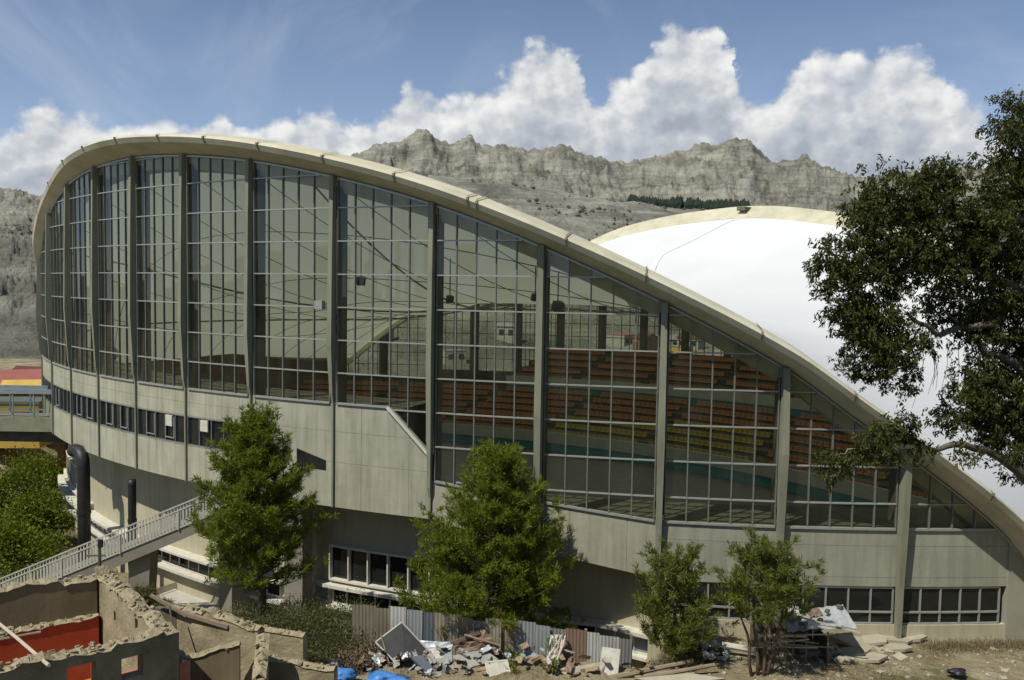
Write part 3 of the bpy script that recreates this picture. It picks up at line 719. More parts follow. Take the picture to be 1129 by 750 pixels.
def mountains():
    na, nd = 1500, 330
    a = np.linspace(-1.5, 1.5, na); d = 240*(2600/240)**np.linspace(0, 1, nd)
    AA, DD = np.meshgrid(a, d)
    X, Y = AA*DD, DD
    t1, t2, t3 = slope_tab(H1), slope_tab(H2), slope_tab(H3)
    D1, D2, D3 = 480., 1050., 1650.
    h1, h2, h3 = np.interp(AA, *t1)*D1, np.interp(AA, *t2)*D2, np.interp(AA, *t3)*D3
    nodes_ = [(240, -32+0*AA), (D1, h1), (D1+120, h1+6), (D2-60, h2-4), (D2, h2), (D2+170, h2-26), (D3-230, h3*.62), (D3-20, h3), (D3+60, h3*.97), (2600, h3*.4)]
    Z = np.zeros_like(AA)
    for (da, za), (db, zb) in zip(nodes_, nodes_[1:]):
        m = (DD >= da) & (DD <= db); t = (DD-da)/(db-da); t = t*t*(3-2*t)*.5+t*.5
        Z = np.where(m, za+(zb-za)*t, Z)
    # gullies running down the slope plus fractal relief; fades where the ridge line itself is fixed
    g = fbm(X/75, Y/110, 6, True, .58); g2 = fbm(X/20+3, Y/28, 5, True, .6)
    f = fbm(X/120, Y/120, 6)
    def bell(c, w): return np.exp(-((DD-c)/w)**2)
    far = np.clip((DD-1150)/150, 0, 1)
    left = np.clip((-.42-AA)/.06, 0, 1)*np.clip((DD-300)/60, 0, 1)*np.clip((1150-DD)/80, 0, 1)
    rough = far*(1-.62*bell(D3-10, 60)) ; mid = (1-far)
    Z = Z + rough*((g-.35)*30 + (g2-.35)*13 + fbm(X/42+9, Y/45, 6, True, .62)*14) + mid*((g-.35)*5 + (g2-.35)*2.2)*np.clip((DD-260)/100, 0, 1)*(1-.5*bell(D2,60)) + f*(8*mid*np.clip((DD-260)/200,0,1) + 10*far*(1-bell(D3,80)))
    Z = Z + left*((g-.3)*16 + (g2-.3)*9)
    Z = Z + bell(D3-10, 40)*(perlin(X/6, Y/60)*4 + perlin(X/16, Y/60+5)*5)
    o = grid_mesh('mountains', X, Y, Z, M['rock']); struct(o); return (a, d, Z)
MT = mountains()
def mz(x, y):
    a, d, Z = MT; i = np.searchsorted(d, y); j = np.searchsorted(a, x/y); return float(Z[min(i, len(d)-1), min(j, len(a)-1)])
# near ground: one sheet, finer near the site
xs = np.concatenate([np.linspace(-380,-62,36), np.linspace(-60,60,300), np.linspace(62,380,36)])
ys = np.concatenate([np.linspace(-400,8,30), np.linspace(10,34,40), np.linspace(34.2,66,200), np.linspace(67,250,80)])
XX, YY = np.meshgrid(xs, ys); ZZ = ground_np(XX, YY)
fade = np.clip((YY-200)/40, 0, 1); ZZ = ZZ*(1-fade) + fade*-33.5
back = np.clip((-YY)/40, 0, 1); ZZ = ZZ*(1-back)+back*(-1.75)
struct(grid_mesh('ground', XX, YY, ZZ, M['soil']))
# far flat land all round, out to the horizon, toned dark to cut bounce light
b = MB(); b.grid([[(math.cos(t)*r_, math.sin(t)*r_, -36.5 if r_ > 0 else -36.5) for t in [2*PI*i/48 for i in range(48)]] for r_ in (200, 2000, 9000)], True); struct(b.build('far_plain', pm('low_bounce_land', (.10,.10,.06), (.15,.14,.09), .01, .95)))
# ================================================================ VEGETATION
def rot_rand(rs): 
    q = rs.normal(size=4); q /= np.linalg.norm(q); w, x, y, z = q
    return np.array([[1-2*(y*y+z*z),2*(x*y-z*w),2*(x*z+y*w)],[2*(x*y+z*w),1-2*(x*x+z*z),2*(y*z-x*w)],[2*(x*z-y*w),2*(y*z+x*w),1-2*(x*x+y*y)]])
def leaf_mesh(name, P, D, Ln, Wd, mat, parent=None, rs=None, quad=True):
    """P base points, D directions (n,3), Ln length, Wd width: one kite-shaped leaf each"""
    rs = rs or np.random.RandomState(3); n = len(P)
    D = D/np.linalg.norm(D, axis=1)[:, None]
    S = np.cross(D, rs.normal(size=(n, 3))); S /= np.linalg.norm(S, axis=1)[:, None]
    Ln = np.asarray(Ln).reshape(-1, 1) if np.ndim(Ln) else np.full((n, 1), Ln); Wd = np.asarray(Wd).reshape(-1, 1) if np.ndim(Wd) else np.full((n, 1), Wd)
    up = np.cross(S, D)
    v = np.stack([P, P+D*Ln*.45+S*Wd/2+up*Wd*.12, P+D*Ln, P+D*Ln*.45-S*Wd/2+up*Wd*.12], 1).reshape(-1, 3)
    me = bpy.data.meshes.new(name)
    me.vertices.add(n*4); me.vertices.foreach_set('co', v.astype(np.float32).ravel())
    me.loops.add(n*4); me.loops.foreach_set('vertex_index', np.arange(n*4, dtype=np.int32))
    me.polygons.add(n); me.polygons.foreach_set('loop_start', np.arange(n, dtype=np.int32)*4); me.polygons.foreach_set('loop_total', np.full(n, 4, np.int32))
    me.update(); me.materials.append(mat)
    o = bpy.data.objects.new(name, me); C.objects.link(o)
    if parent: o.parent = parent; o.matrix_parent_inverse = parent_inv(parent)
    return o
M['bark'] = pm('pine_bark', (.09,.06,.04), (.15,.11,.075), 4, .95, .5, 12, stretch=(1,1,.25))
M['barke'] = pm('eucalyptus_bark', (.07,.055,.04), (.20,.165,.125), 2.5, .85, .3, 10, stretch=(1,1,.2))
M['pine'] = leafmat('pine_needles', (.11,.145,.016), (.18,.225,.022), (.27,.30,.04), .5)
M['pine2'] = leafmat('pine_needles_grey', (.11,.135,.026), (.175,.205,.038), (.25,.27,.06), .5)
M['euc'] = leafmat('eucalyptus_leaves', (.035,.045,.008), (.06,.072,.013), (.105,.105,.026), .3)
M['broad'] = leafmat('broad_leaves', (.06,.09,.008), (.13,.18,.012), (.24,.27,.025), .42)
M['scrub'] = leafmat('scrub_leaves', (.085,.08,.035), (.13,.12,.055), (.20,.18,.09), .25)
M['scrubg'] = leafmat('scrub_green_leaves', (.06,.075,.02), (.095,.11,.03), (.15,.155,.055), .25)
M['dry'] = leafmat('dry_twigs', (.15,.11,.06), (.20,.16,.10), (.27,.22,.14), .15)
def pine(base, h, rad, seed, mat, crown0=.12, name='pine_tree', label='', dens=1.0, stems=1, lean=(0,0), shape=None):
    """branches in loose whorls, each carrying tufts of long needles that turn up at the tips"""
    rs = np.random.RandomState(seed); base = Vector(base); h -= .75 if h > 8 else .85; T = thing(name, base, label, 'tree', 'young pines in front of the arena')
    top = base + Vector((lean[0], lean[1], h)); tr = MB()
    kn = [base + (top-base)*t + Vector((rs.normal()*.05*h*t*(1-t)*2, rs.normal()*.03*h*t*(1-t), 0)) for t in np.linspace(0, 1, 9)]
    if stems == 1: tr.tube([kn[0]-Vector((0,0,.5))]+kn[1:], [h*.018*(1.25-t) for t in np.linspace(0,1,9)], 8)
    else:
        for s in range(stems):
            off = Vector(((s-(stems-1)/2)*.9, rs.normal()*.2, 0)); pts = []
            for i, t in enumerate(np.linspace(0, 1, 8)):
                pts.append(base + off*(.25+ .9*t) + Vector((rs.normal()*.07*(i>0), rs.normal()*.07, h*.86*t - (.5 if i == 0 else 0))))
            tr.tube(pts, [h*.0135*(1.2-t) for t in np.linspace(0,1,8)], 7)
    P, D, Ls = [], [], []
    shape = shape or (lambda t: (1-t)**.75*(.55+.45*min(1, t/.25)))
    nb = int(62*dens); 
    for i in range(nb):
        t = crown0 + (1-crown0)*((i+.5)/nb)**.92 + rs.normal()*.012; t = min(.985, max(crown0, t))
        tc_ = (t-crown0)/(1-crown0)
        L_ = rad*shape(tc_)*rs.uniform(.62, 1.18)+.25; ang = i*2.4+rs.normal()*.35
        o = base + (top-base)*t; k = t*8; i0 = int(min(7, k)); o = kn[i0].lerp(kn[i0+1], k-i0) if stems == 1 else o + Vector((rs.normal()*.3, rs.normal()*.2, 0))
        dirv = Vector((math.cos(ang), math.sin(ang), rs.uniform(-.05,.3)+.5*tc_)); dirv.normalize()
        pts = [o + dirv*L_*s + Vector((0,0,(.28*s*s - .05*s)*L_*.8)) for s in (0,.35,.7,1)]
        tr.tube(pts, [max(.012, h*.006*(1-s)) for s in (0,.35,.7,1)], 4, False)
        ncl = max(3, int(L_*4.2))
        for c in range(ncl):
            s = .25+.75*(c+rs.uniform(0,1))/ncl
            q = pts[0].lerp(pts[3], s) + Vector((0,0,(.28*s*s-.05*s)*L_*.8*.4)); side = Vector((-dirv.y, dirv.x, 0))*rs.normal()*.26*L_*(1-.4*s)
            q = q + side + Vector((0,0,rs.normal()*.10+.03)); 
            tuft = np.array([dirv.x*.5, dirv.y*.5, .75]) + rs.normal(size=3)*.35
            for u in range(3):
                tq = np.array(q) + tuft*.16*u + rs.normal(size=3)*.05; m_ = 17
                dd = rs.normal(size=(m_, 3))*.75 + tuft*.9
                P.append(np.repeat(tq[None], m_, 0)+rs.normal(size=(m_,3))*.05); D.append(dd); Ls.append(rs.uniform(.22,.42, m_))
    # leader tufts
    for _ in range(14):
        q = np.array(top) - np.array([0,0,rs.uniform(0,h*.06)]) + rs.normal(size=3)*.08; dd = rs.normal(size=(14,3))*.6+np.array([0,0,1.1]); P.append(np.repeat(q[None],14,0)); D.append(dd); Ls.append(rs.uniform(.2,.35,14))
    tr.build('trunk', M['bark'], T, True)
    P, D, Ls = np.concatenate(P), np.concatenate(D), np.concatenate(Ls)
    leaf_mesh('crown', P, D, Ls, .046, mat, T, rs)
    return T
def gp(px, py, Y, dz=0): p = at(px, py, Y); p.z = gz(p.x, p.y)+dz; return p
pb = gp(284, 672, 47); ztop = at(286, 448, 47).z
pine(pb, ztop-pb.z, 3.7, 5, M['pine'], .17, label='tall dark green pine left of centre, in front of the concrete band beside the stair', dens=2.0, shape=lambda t: (1-t)**.62*(.72+.28*min(1,t/.2)))
pb = gp(541, 700, 45.5); ztop = at(540, 488, 45.5).z
pine(pb, ztop-pb.z, 5.3, 9, M['pine'], .12, label='broad bushy bright green pine behind the metal fence', dens=2.5, shape=lambda t: (1-t)**.62*(.9+.1*min(1,t/.2)))
pb = gp(741, 722, 43.2); ztop = at(742, 602, 43.2).z
pine(pb, ztop-pb.z, 2.2, 21, M['pine2'], .10, label='small thin crowned pine in front of the right hand concrete band', dens=.7, shape=lambda t: .3+.75*(1-t)**.55)
pb = gp(838, 742, 41.3); ztop = at(838, 596, 41.3).z
pine(pb, ztop-pb.z, 1.95, 34, M['pine2'], .44, label='small pine with several bare stems beside the makeshift shack', dens=.62, stems=4, shape=lambda t: .35+.65*(1-t)**.5)
# ---- eucalyptus on the right, close to the camera
def euc():
    rs = np.random.RandomState(77); Y0 = 22.0
    bx, by = 15.6, 22.5; base = Vector((bx, by, gz(bx, by)))
    T = thing('eucalyptus_tree', base, 'dark leafy eucalyptus close by at the right edge, hanging over the white roof', 'tree')
    tr = MB()
    def limb(pts, r0, r1, n=7):
        pts = [Vector(p) for p in pts]; out = []
        for i in range(len(pts)-1):
            for k in range(3): out.append(pts[i].lerp(pts[i+1], k/3)+Vector(rs.normal(size=3)*.05*(1 if (i or k) else 0)))
        out.append(pts[-1]); tr.tube(out, [lerp(r0, r1, i/(len(out)-1)) for i in range(len(out))], n); return out
    trunk = limb([base-Vector((0,0,.6)), (15.4,22.5,-9), (15.2,22.2,-5), (15.3,22,-1.5), (15.8,21.8,2), (16.2,21.8,5.5)], .42, .14, 10)
    P, D, Ls = [], [], []
    def clump(c, rad, n, droop=.7):
        c = np.array(c, float)
        m_ = int(n)
        # several twigs in each clump, leaves along each twig
        nt_ = max(4, m_//14)
        for _ in range(nt_):
            o = c + rs.normal(size=3)*rad*.42*np.array([1,1,.85]); d = rs.normal(size=3)*.6+np.array([0,0,-droop]); d /= np.linalg.norm(d)
            k = 14; s = rs.uniform(0, 1, k)[:, None]
            P.append(o+d*s*rad*.55+rs.normal(size=(k,3))*.035); D.append(rs.normal(size=(k,3))*.6+d+np.array([0,0,-.35])); Ls.append(rs.uniform(.08,.15,k))
    # crown made of clump centres read off the photo: (px, py, radius px, depth)
    CL = []
    def blob(px, py, rpx, Y, n=4.8):
        p = at(px, py, Y); rad = rpx*1.12/950*Y; CL.append((p, rad)); 
        nsub = max(3, int(rad*rad*10*n))
        for _ in range(nsub):
            q = np.array(p) + np.clip(rs.normal(size=3)*rad*.46, -rad, rad)*np.array([1,1.15,1]); clump(q, .36, 120)
        return p
    spec = [
     # upper right mass
     (1115,115,16,22),(1108,150,20,22),(1132,145,20,22.5),(1122,185,30,22),(1095,210,24,22),(1130,225,36,22.5),(1155,185,45,23),(1085,232,20,21.5),
     # left lobes
     (1010,190,14,21.5),(1030,186,16,21.5),(1048,196,14,21.5),(975,200,15,21),(990,205,14,21),(960,215,16,21),(945,228,14,21),(958,242,20,21),(985,232,24,21.3),(1015,222,26,21.5),(1045,222,26,21.7),(1070,245,26,22),(1010,255,30,21.5),(975,265,24,21),(940,268,14,20.8),(930,285,18,20.6),(912,300,14,20.5),(925,262,10,20.7),(915,282,10,20.5),(945,300,24,20.8),(965,290,24,21),(1000,285,28,21.4),(1040,270,32,21.8),(1080,280,34,22),(1115,275,36,22.3),(1140,310,44,22.6),(1040,300,20,21.5),(985,315,18,21),(950,322,20,20.8),(925,325,10,20.5),
     # hanging lower left lobe
     (935,345,18,20.8),(950,355,24,20.8),(970,345,22,21),(960,375,26,20.8),(975,395,20,20.9),(940,370,16,20.7),(958,400,18,20.8),(965,412,10,20.8),(1000,360,18,21),(1010,378,14,21.2),(1002,420,9,21),(1003,405,8,21),(985,375,18,21),
     # right lower
     (1030,335,16,21.8),(1055,345,20,22),(1085,325,28,22.2),(1105,350,26,22.3),(1125,365,34,22.4),(1045,318,10,21.8),(1085,355,18,22),(1135,400,40,22.4),(1070,375,10,22),
     (1065,420,16,21.8),(1085,425,24,22),(1060,440,16,21.8),(1080,455,26,22),(1110,440,32,22.3),(1125,470,32,22.3),(1040,458,8,21.6),(1055,465,12,21.7),(1100,480,20,22),(1140,500,28,22.3),(1095,410,14,22),
     # low branch in front of the facade
     (985,470,14,20.4),(1000,462,9,20.5),(965,482,16,20.2),(950,495,12,20.2),(935,500,12,20.1),(920,505,10,20),(1005,480,10,20.5),(975,492,14,20.3),(1060,492,10,21),(1015,492,5,20.6),(918,520,5,20),
    ]
    for s in spec: blob(*s)
    # limbs to some of the clumps
    def L_(pts, r0, r1): return limb([at(*p) for p in pts], r0, r1, 6)
    L_([(1165,470,22.2),(1120,400,22.2),(1088,392,22),(1075,378,22)], .16, .05)
    L_([(1150,540,22.2),(1105,505,21.8),(1060,487,21.5),(1030,496,21),(1000,478,20.6)], .15, .03)
    L_([(1105,505,21.8),(1080,470,21.9),(1060,450,21.8)], .06, .02)
    L_([(1135,300,22),(1095,355,22),(1060,362,21.8),(1030,370,21.4),(1000,345,21)], .13, .04)
    L_([(1095,355,22),(1080,335,21.9),(1050,325,21.7),(1020,330,21.4)], .07, .03)
    L_([(1060,362,21.8),(1050,350,21.7),(1035,340,21.5)], .04, .015)
    L_([(1010,372,21.2),(990,390,21),(970,410,20.8)], .035, .012)
    L_([(1165,260,22),(1110,240,22),(1060,235,21.8),(1010,240,21.4),(960,255,21)], .16, .03)
    L_([(1150,330,22),(1080,300,22),(1020,290,21.4),(960,310,21),(930,320,20.7)], .15, .03)
    L_([(1165,200,22),(1130,160,22),(1115,120,22)], .12, .03)
    L_([(1060,235,21.8),(1035,205,21.6),(1030,190,21.5)], .05, .015)
    L_([(1010,240,21.4),(985,215,21.1),(975,200,21)], .04, .015)
    L_([(1030,496,21),(985,485,20.5),(940,498,20.2),(920,505,20.1)], .05, .012)
    for _ in range(9):     # thin hanging twigs
        x, y = rs.choice([1048,1035,1060,1020,1028,1010]), rs.uniform(365,400)
        a0 = at(x+rs.normal()*16, y, 21.6); a1 = a0+Vector((rs.normal()*.18-.15, rs.normal()*.1, -rs.uniform(.5,1.5))); tr.tube([a0, a0.lerp(a1,.5)+Vector((.06,0,0)), a1], [.009,.007,.004], 4, False)
    # crown outside the frame, so that it stays a whole tree
    for _ in range(26):
        q = Vector((rs.uniform(14.5,19.5), rs.uniform(20,26), rs.uniform(-6,6.5))); rad = rs.uniform(.7,1.2)
        if q.x/q.y < .62: continue
        for _k in range(8): clump(np.array(q)+rs.normal(size=3)*rad*.5, .45, 110)
    tr.build('trunk', M['barke'], T, True)
    P_, D_, L2 = np.concatenate(P), np.concatenate(D), np.concatenate(Ls)
    leaf_mesh('crown', P_, D_, L2, .042, M['euc'], T, rs); print('euc leaves', len(P_))
euc()
# ---- broad-leaved trees and scrub
def bush(name, c, rx, ry, rz_, n, mat, seed, label, cat, group=None, leaf=(.12,.24), lw=.09, stem=True, up=.3, clumps=None):
    rs = np.random.RandomState(seed); c = Vector(c); T = thing(name, c, label, cat, group); P, D, Ls = [], [], []
    nc = clumps or 40; st = MB()
    for i in range(nc):
        d = rs.normal(size=3); d /= np.linalg.norm(d); d[2] = abs(d[2])*1.0-.1; rr_ = rs.uniform(.45, 1.0)**.6
        q = np.array([c.x+d[0]*rx*rr_, c.y+d[1]*ry*rr_, c.z+rz_*(.25+.75*d[2]*rr_)])
        if stem: st.tube([c-Vector((0,0,.3)), Vector(((c.x*2+q[0])/3+rs.normal()*.05, (c.y*2+q[1])/3, lerp(c.z, q[2], .5))), Vector(q)], [.05*rz_/2,.03*rz_/2,.012], 4, False)
        m_ = n//nc; s = min(rx, rz_)*rs.uniform(.16,.34)
        P.append(q+rs.normal(size=(m_,3))*s*np.array([1,1,.8])); dd = rs.normal(size=(m_,3))+np.array([0,0,up])+d*.4; D.append(dd); Ls.append(rs.uniform(*leaf, m_))
    if stem: st.build('trunk' if cat == 'tree' else 'stem', M['bark'], T, True)
    leaf_mesh('crown' if cat == 'tree' else 'foliage', np.concatenate(P), np.concatenate(D), np.concatenate(Ls), lw, mat, T, rs); return T
specs = [(14,605,66,3.2,3.4,4.6,'bright green leafy tree below the footbridge, lowest and nearest the stair'),
         (40,562,76,2.3,2.6,4.0,'bright green leafy tree below the footbridge, beside the corner of the arena'),
         (8,565,80,4.2,4,5.0,'leafy green tree under the footbridge at the left edge of the photo'),
         (-30,590,72,4.0,4,5.0,'leafy green tree just past the left edge below the footbridge'),
         (34,520,90,3.0,4,4.0,'dark green tree in the shade behind the footbridge deck')]
for i, (px, py, Y, rx, ry, hh, lab) in enumerate(specs):
    p = at(px, py, Y); b0 = Vector((p.x, p.y, p.z-hh*.62)); bush('leafy_tree', b0, rx, ry, hh*1.05, 9000, M['broad'], 40+i, lab, 'tree', 'leafy trees below the footbridge', (.16,.34), .15, clumps=20+7*i)
# scrub between the ruins and the arena
sc = [(205,684,46,1.3,.8,'scrub'),(240,682,47,1.5,.8,'scrub'),(222,684,44,1.5,1.0,'dry'),(262,690,43,1.7,1.3,'scrubg'),(300,684,44,2.0,1.6,'scrubg'),(325,676,46,2.0,1.5,'scrub'),(345,690,43.5,2.2,1.9,'scrubg'),(372,684,44.5,2.0,2.0,'scrubg'),(398,700,43,1.5,1.6,'scrub'),(360,712,42,1.5,1.4,'scrubg'),(410,712,41.8,1.0,1.1,'dry'),(385,722,41.2,1.3,1.0,'dry'),(176,664,52,.8,.5,'scrubg'),(150,650,52,1.0,.7,'scrubg'),(280,668,48.5,1.5,1.4,'scrub')]
for i, (px, py, Y, rx, hh, k) in enumerate(sc):
    p = gp(px, py, Y)
    zt = at(px, py, Y).z; p.z = max(p.z, zt-hh*1.0)
    lab = {'scrub':'grey green','scrubg':'green','dry':'dry brown'}[k]
    near = ['with a low rounded top nearest the ruined wall','behind the ruined wall','in front of the lower arena wall','beside the trunk of the tall pine'][i % 4]
    bush('shrub', p, rx, rx*.8, hh, 3800 if k != 'dry' else 1800, M[k], 80+i, f'{lab} shrub in the thicket between ruins and arena', 'shrub', 'shrubs in the thicket between the ruins and the arena', (.10,.22), .045, clumps=46, up=.6)
for i, (px, py, Y, rx, hh) in enumerate([(700,722,43.5,1.2,.7),(745,726,42.8,1.5,.8),(775,722,43,.9,.5),(682,716,44,.9,.6)]):
    bush('dry_grass_tuft', gp(px, py, Y), rx, rx*.6, hh, 1500, M['dry'] if i % 2 else M['scrub'], 120+i, ['dry grass tuft at the right end of the metal fence','yellow grass round the foot of the small pine','low dry tuft right of the small pine','dry tuft beside the white board'][i], 'grass tuft', None, (.12,.3), .03, clumps=26, up=1.4, stem=False)
# grass strips (uncountable)
def grass(name, pts, n, mat, h=.25, spread=.5, label='short grass'):
    rs = np.random.RandomState(5); P = []
    for _ in range(n):
        k = rs.randint(len(pts)-1); t = rs.uniform(); p = pts[k].lerp(pts[k+1], t); x, y = p.x+rs.normal()*spread, p.y+rs.normal()*spread
        P.append((x, y, 0))
    P = np.array(P); P[:, 2] = ground_np(P[:, 0:1].T.copy(), P[:, 1:2].T.copy())[0]
    o = leaf_mesh(name, P, rs.normal(size=(n,3))*.4+np.array([0,0,1]), rs.uniform(.5*h,h,n), .03, mat, None, rs); o['kind'] = 'stuff'; o['label'] = label; o['category'] = 'grass'
grass('grass', [cylp(t, 0, R+1.2) for t in (-6.5,-5,-3.5,-2.2)], 2600, M['dry'], .3, .4, 'dry grass along the foot of the arena wall')
grass('grass', [gp(x, y, 0) if False else Vector((*onz(x, y, -18.75).xy, 0)) for x, y in ((860,738),(905,742),(960,744),(1000,748))], 1800, M['dry'], .16, .9, 'dry grass on the soil in front of the shack')
# ================================================================ LEFT SIDE: footbridge, houses, stair, pipes, terrace
M['bridge'] = pm('bridge_concrete', (.27,.27,.19), (.20,.20,.14), 1.2, .9, .3, 4)
M['steelblue'] = pm('painted_handrail', (.22,.27,.30), (.30,.34,.36), 2, .5, metal=.2)
M['picket'] = pm('picket_paint', (.42,.41,.36), (.54,.52,.46), 1.5, .7)
M['railpane'] = glassmat('rail_glass', (.72,.78,.76), .8)
o = thing('footbridge', at(0, 470, 77), 'concrete footbridge with blue grey handrails joining the arena at the left edge', 'footbridge')
a0, a1 = at(-90, 0, 77), at(56, 0, 77)
def zz(py, Y=77, px=30): return at(px, py, Y).z
b = MB(); b.hexa([Vector((a0.x,77,zz(476))),Vector((a1.x,77,zz(476))),Vector((a1.x+.6,80.2,zz(476))),Vector((a0.x,80.2,zz(476)))],[Vector((a0.x,77,zz(461))),Vector((a1.x,77,zz(461))),Vector((a1.x+.6,80.2,zz(461))),Vector((a0.x,80.2,zz(461)))]); b.build('deck', M['bridge'], o)
b = MB(); b.box((.5*(a0.x+a1.x), 78.8, zz(482)-.1), (a1.x-a0.x, 2.0, .95)); b.build('girder', M['inner'], o)
for yy in (77.15, 80.0):
    r_ = MB(); r_.bar((a0.x,yy,zz(432)),(a1.x-.1,yy,zz(432)),.18,.42); r_.bar((a0.x,yy,zz(457)),(a1.x-.1,yy,zz(457)),.1,.14)
    x = a1.x-.25
    while x > a0.x: r_.box((x,yy,(zz(432)+zz(461))/2), (.1,.1,zz(432)-zz(461))); x -= 1.9
    rr_ = r_.build('handrail', M['steelblue'], o)
    g = MB(); g.face([(a0.x,yy,zz(456)),(a1.x-.2,yy,zz(456)),(a1.x-.2,yy,zz(434)),(a0.x,yy,zz(434))]); g.build('glass', M['railpane'], rr_)
for x in (a0.x+3.0,): 
    b = MB(); b.box((x,78.6,-20), (.9,.9,12)); b.build('pier', M['bridge'], o)
def hmat(n, c, c2=None): 
    if n not in M: M[n] = pm(n, c, c2 or tuple(v*.8 for v in c), .8, .9, .1, 4)
    return M[n]
M['pane'] = pm('dark_window_pane', (.02,.025,.03), (.04,.045,.05), 1, .2, spec=.5)
def house(c, sx_, sy_, h, rz, wallm, roofm, ridge, label, group=None, flat=False, win=3, over=.35, floors=1):
    T = thing('house', c, label, 'house', group); c = Vector(c); Rm = Matrix.Rotation(rz, 3, 'Z')
    def W(x, y, z): return c + Rm @ Vector((x, y, z))
    b = MB(); X, Y = sx_/2, sy_/2
    b.hexa([W(-X,-Y,-1.5),W(X,-Y,-1.5),W(X,Y,-1.5),W(-X,Y,-1.5)],[W(-X,-Y,h),W(X,-Y,h),W(X,Y,h),W(-X,Y,h)])
    if not flat: b.face([W(-X,-Y,h),W(-X,0,h+ridge),W(-X,Y,h)]); b.face([W(X,-Y,h),W(X,Y,h),W(X,0,h+ridge)])
    b.build('wall', wallm, T)
    r = MB(); e = over; t = .12
    if flat: r.hexa([W(-X-.1,-Y-.1,h+.01),W(X+.1,-Y-.1,h+.01),W(X+.1,Y+.1,h+.01),W(-X-.1,Y+.1,h+.01)],[W(-X-.1,-Y-.1,h+.3),W(X+.1,-Y-.1,h+.3),W(X+.1,Y+.1,h+.3),W(-X-.1,Y+.1,h+.3)])
    else:
        k = ridge/Y*e
        for s in (-1, 1): r.hexa([W(-X-e,s*(Y+e),h-k+.02),W(X+e,s*(Y+e),h-k+.02),W(X+e,0,h+ridge+.02),W(-X-e,0,h+ridge+.02)],[W(-X-e,s*(Y+e),h-k+t),W(X+e,s*(Y+e),h-k+t),W(X+e,0,h+ridge+t),W(-X-e,0,h+ridge+t)])
    r.build('roof', roofm, T)
    for fl in range(floors):
        for i in range(win):
            x = (i+.5)/win*sx_-X; z0 = h*(fl+.32)/floors; z1 = h*(fl+.75)/floors
            w_ = MB(); w_.box(W(x,-Y-.02,(z0+z1)/2), (sx_/win*.5,.06,z1-z0), rz=rz); w_.build('window', M['pane'], T)
    return T
hmat('orange_wall', (.50,.22,.06)); hmat('yellow_wall', (.55,.36,.08)); hmat('pink_roof', (.36,.13,.11)); hmat('maroon_roof', (.13,.05,.045)); hmat('yellow_roof', (.60,.42,.10)); hmat('grey_roof', (.25,.25,.24)); hmat('white_wall', (.40,.385,.34)); hmat('brick_wall', (.30,.15,.09)); hmat('grey_wall', (.30,.29,.255)); hmat('tan_wall', (.42,.36,.27))
p = onz(4, 470, -17.5); p = at(2, 466, 112); house(p, 9.5, 7, 5.0, math.radians(28), M['orange_wall'], M['pink_roof'], 1.8, 'orange house with a pinkish red pitched roof behind the footbridge', 'houses behind the footbridge', floors=2, win=3)
p = at(36, 462, 104); house(p, 5.6, 6, 3.6, math.radians(20), M['orange_wall'], M['yellow_roof'], 1.1, 'low orange house with a bright yellow roof behind the footbridge', 'houses behind the footbridge', win=2)
p = at(40, 455, 122); house(p, 6, 6, 4.6, math.radians(-15), M['brick_wall'], M['maroon_roof'], 1.9, 'brick house with a dark maroon roof nearest the arena columns', 'houses behind the footbridge', win=2)
p = at(12, 476, 96); house(p, 8, 4, 3.4, math.radians(4), M['yellow_wall'], M['grey_roof'], 0, 'yellow flat roofed annex seen through the footbridge rail', 'houses behind the footbridge', flat=True, win=2)
p = at(-45, 470, 118); house(p, 10, 8, 5.0, math.radians(10), M['tan_wall'], M['pink_roof'], 2.0, 'tan house with pink roof just past the left edge', 'houses behind the footbridge', floors=2)
# ---- black ventilation pipes
def pipe(pts, r, label):
    T = thing('ventilation_pipe', pts[-1], label, 'pipe', 'black ventilation pipes under the arena overhang')
    b = MB(); b.tube(pts, r, 14); b.build('tube', M['dark'], T, True)
    c = MB(); q = Vector(pts[-2]); c.tube([q+Vector((0,0,1.0)), q+Vector((0,0,1.25))], r*1.12, 14); c.build('collar', M['dark'], T)
    return T
c0 = at(92, 520, 68); zt = at(92, 500, 68).z; zb_ = gz(c0.x, c0.y)
el_ = [(-1.5,-.1),(-1.1,.1),(-.65,.08),(-.25,-.2),(-.05,-.6),(0,-1.2)]
pipe([Vector((c0.x+dx*1.0, 68+dx*-.9, zt+dz)) for dx, dz in el_] + [Vector((c0.x,68,-19.5)), Vector((c0.x,68,zb_-.3))], .49, 'thick black pipe with an elbow at the top, left of the two')
c0 = at(145.5, 540, 64); zt = at(145, 529, 64).z; zb_ = gz(c0.x, c0.y)
pipe([Vector((c0.x,64,zt)), Vector((c0.x,64,zt-.4)), Vector((c0.x,64,-19)), Vector((c0.x,64,zb_-.3))], .30, 'thinner straight black pipe behind the stair, right of the two')
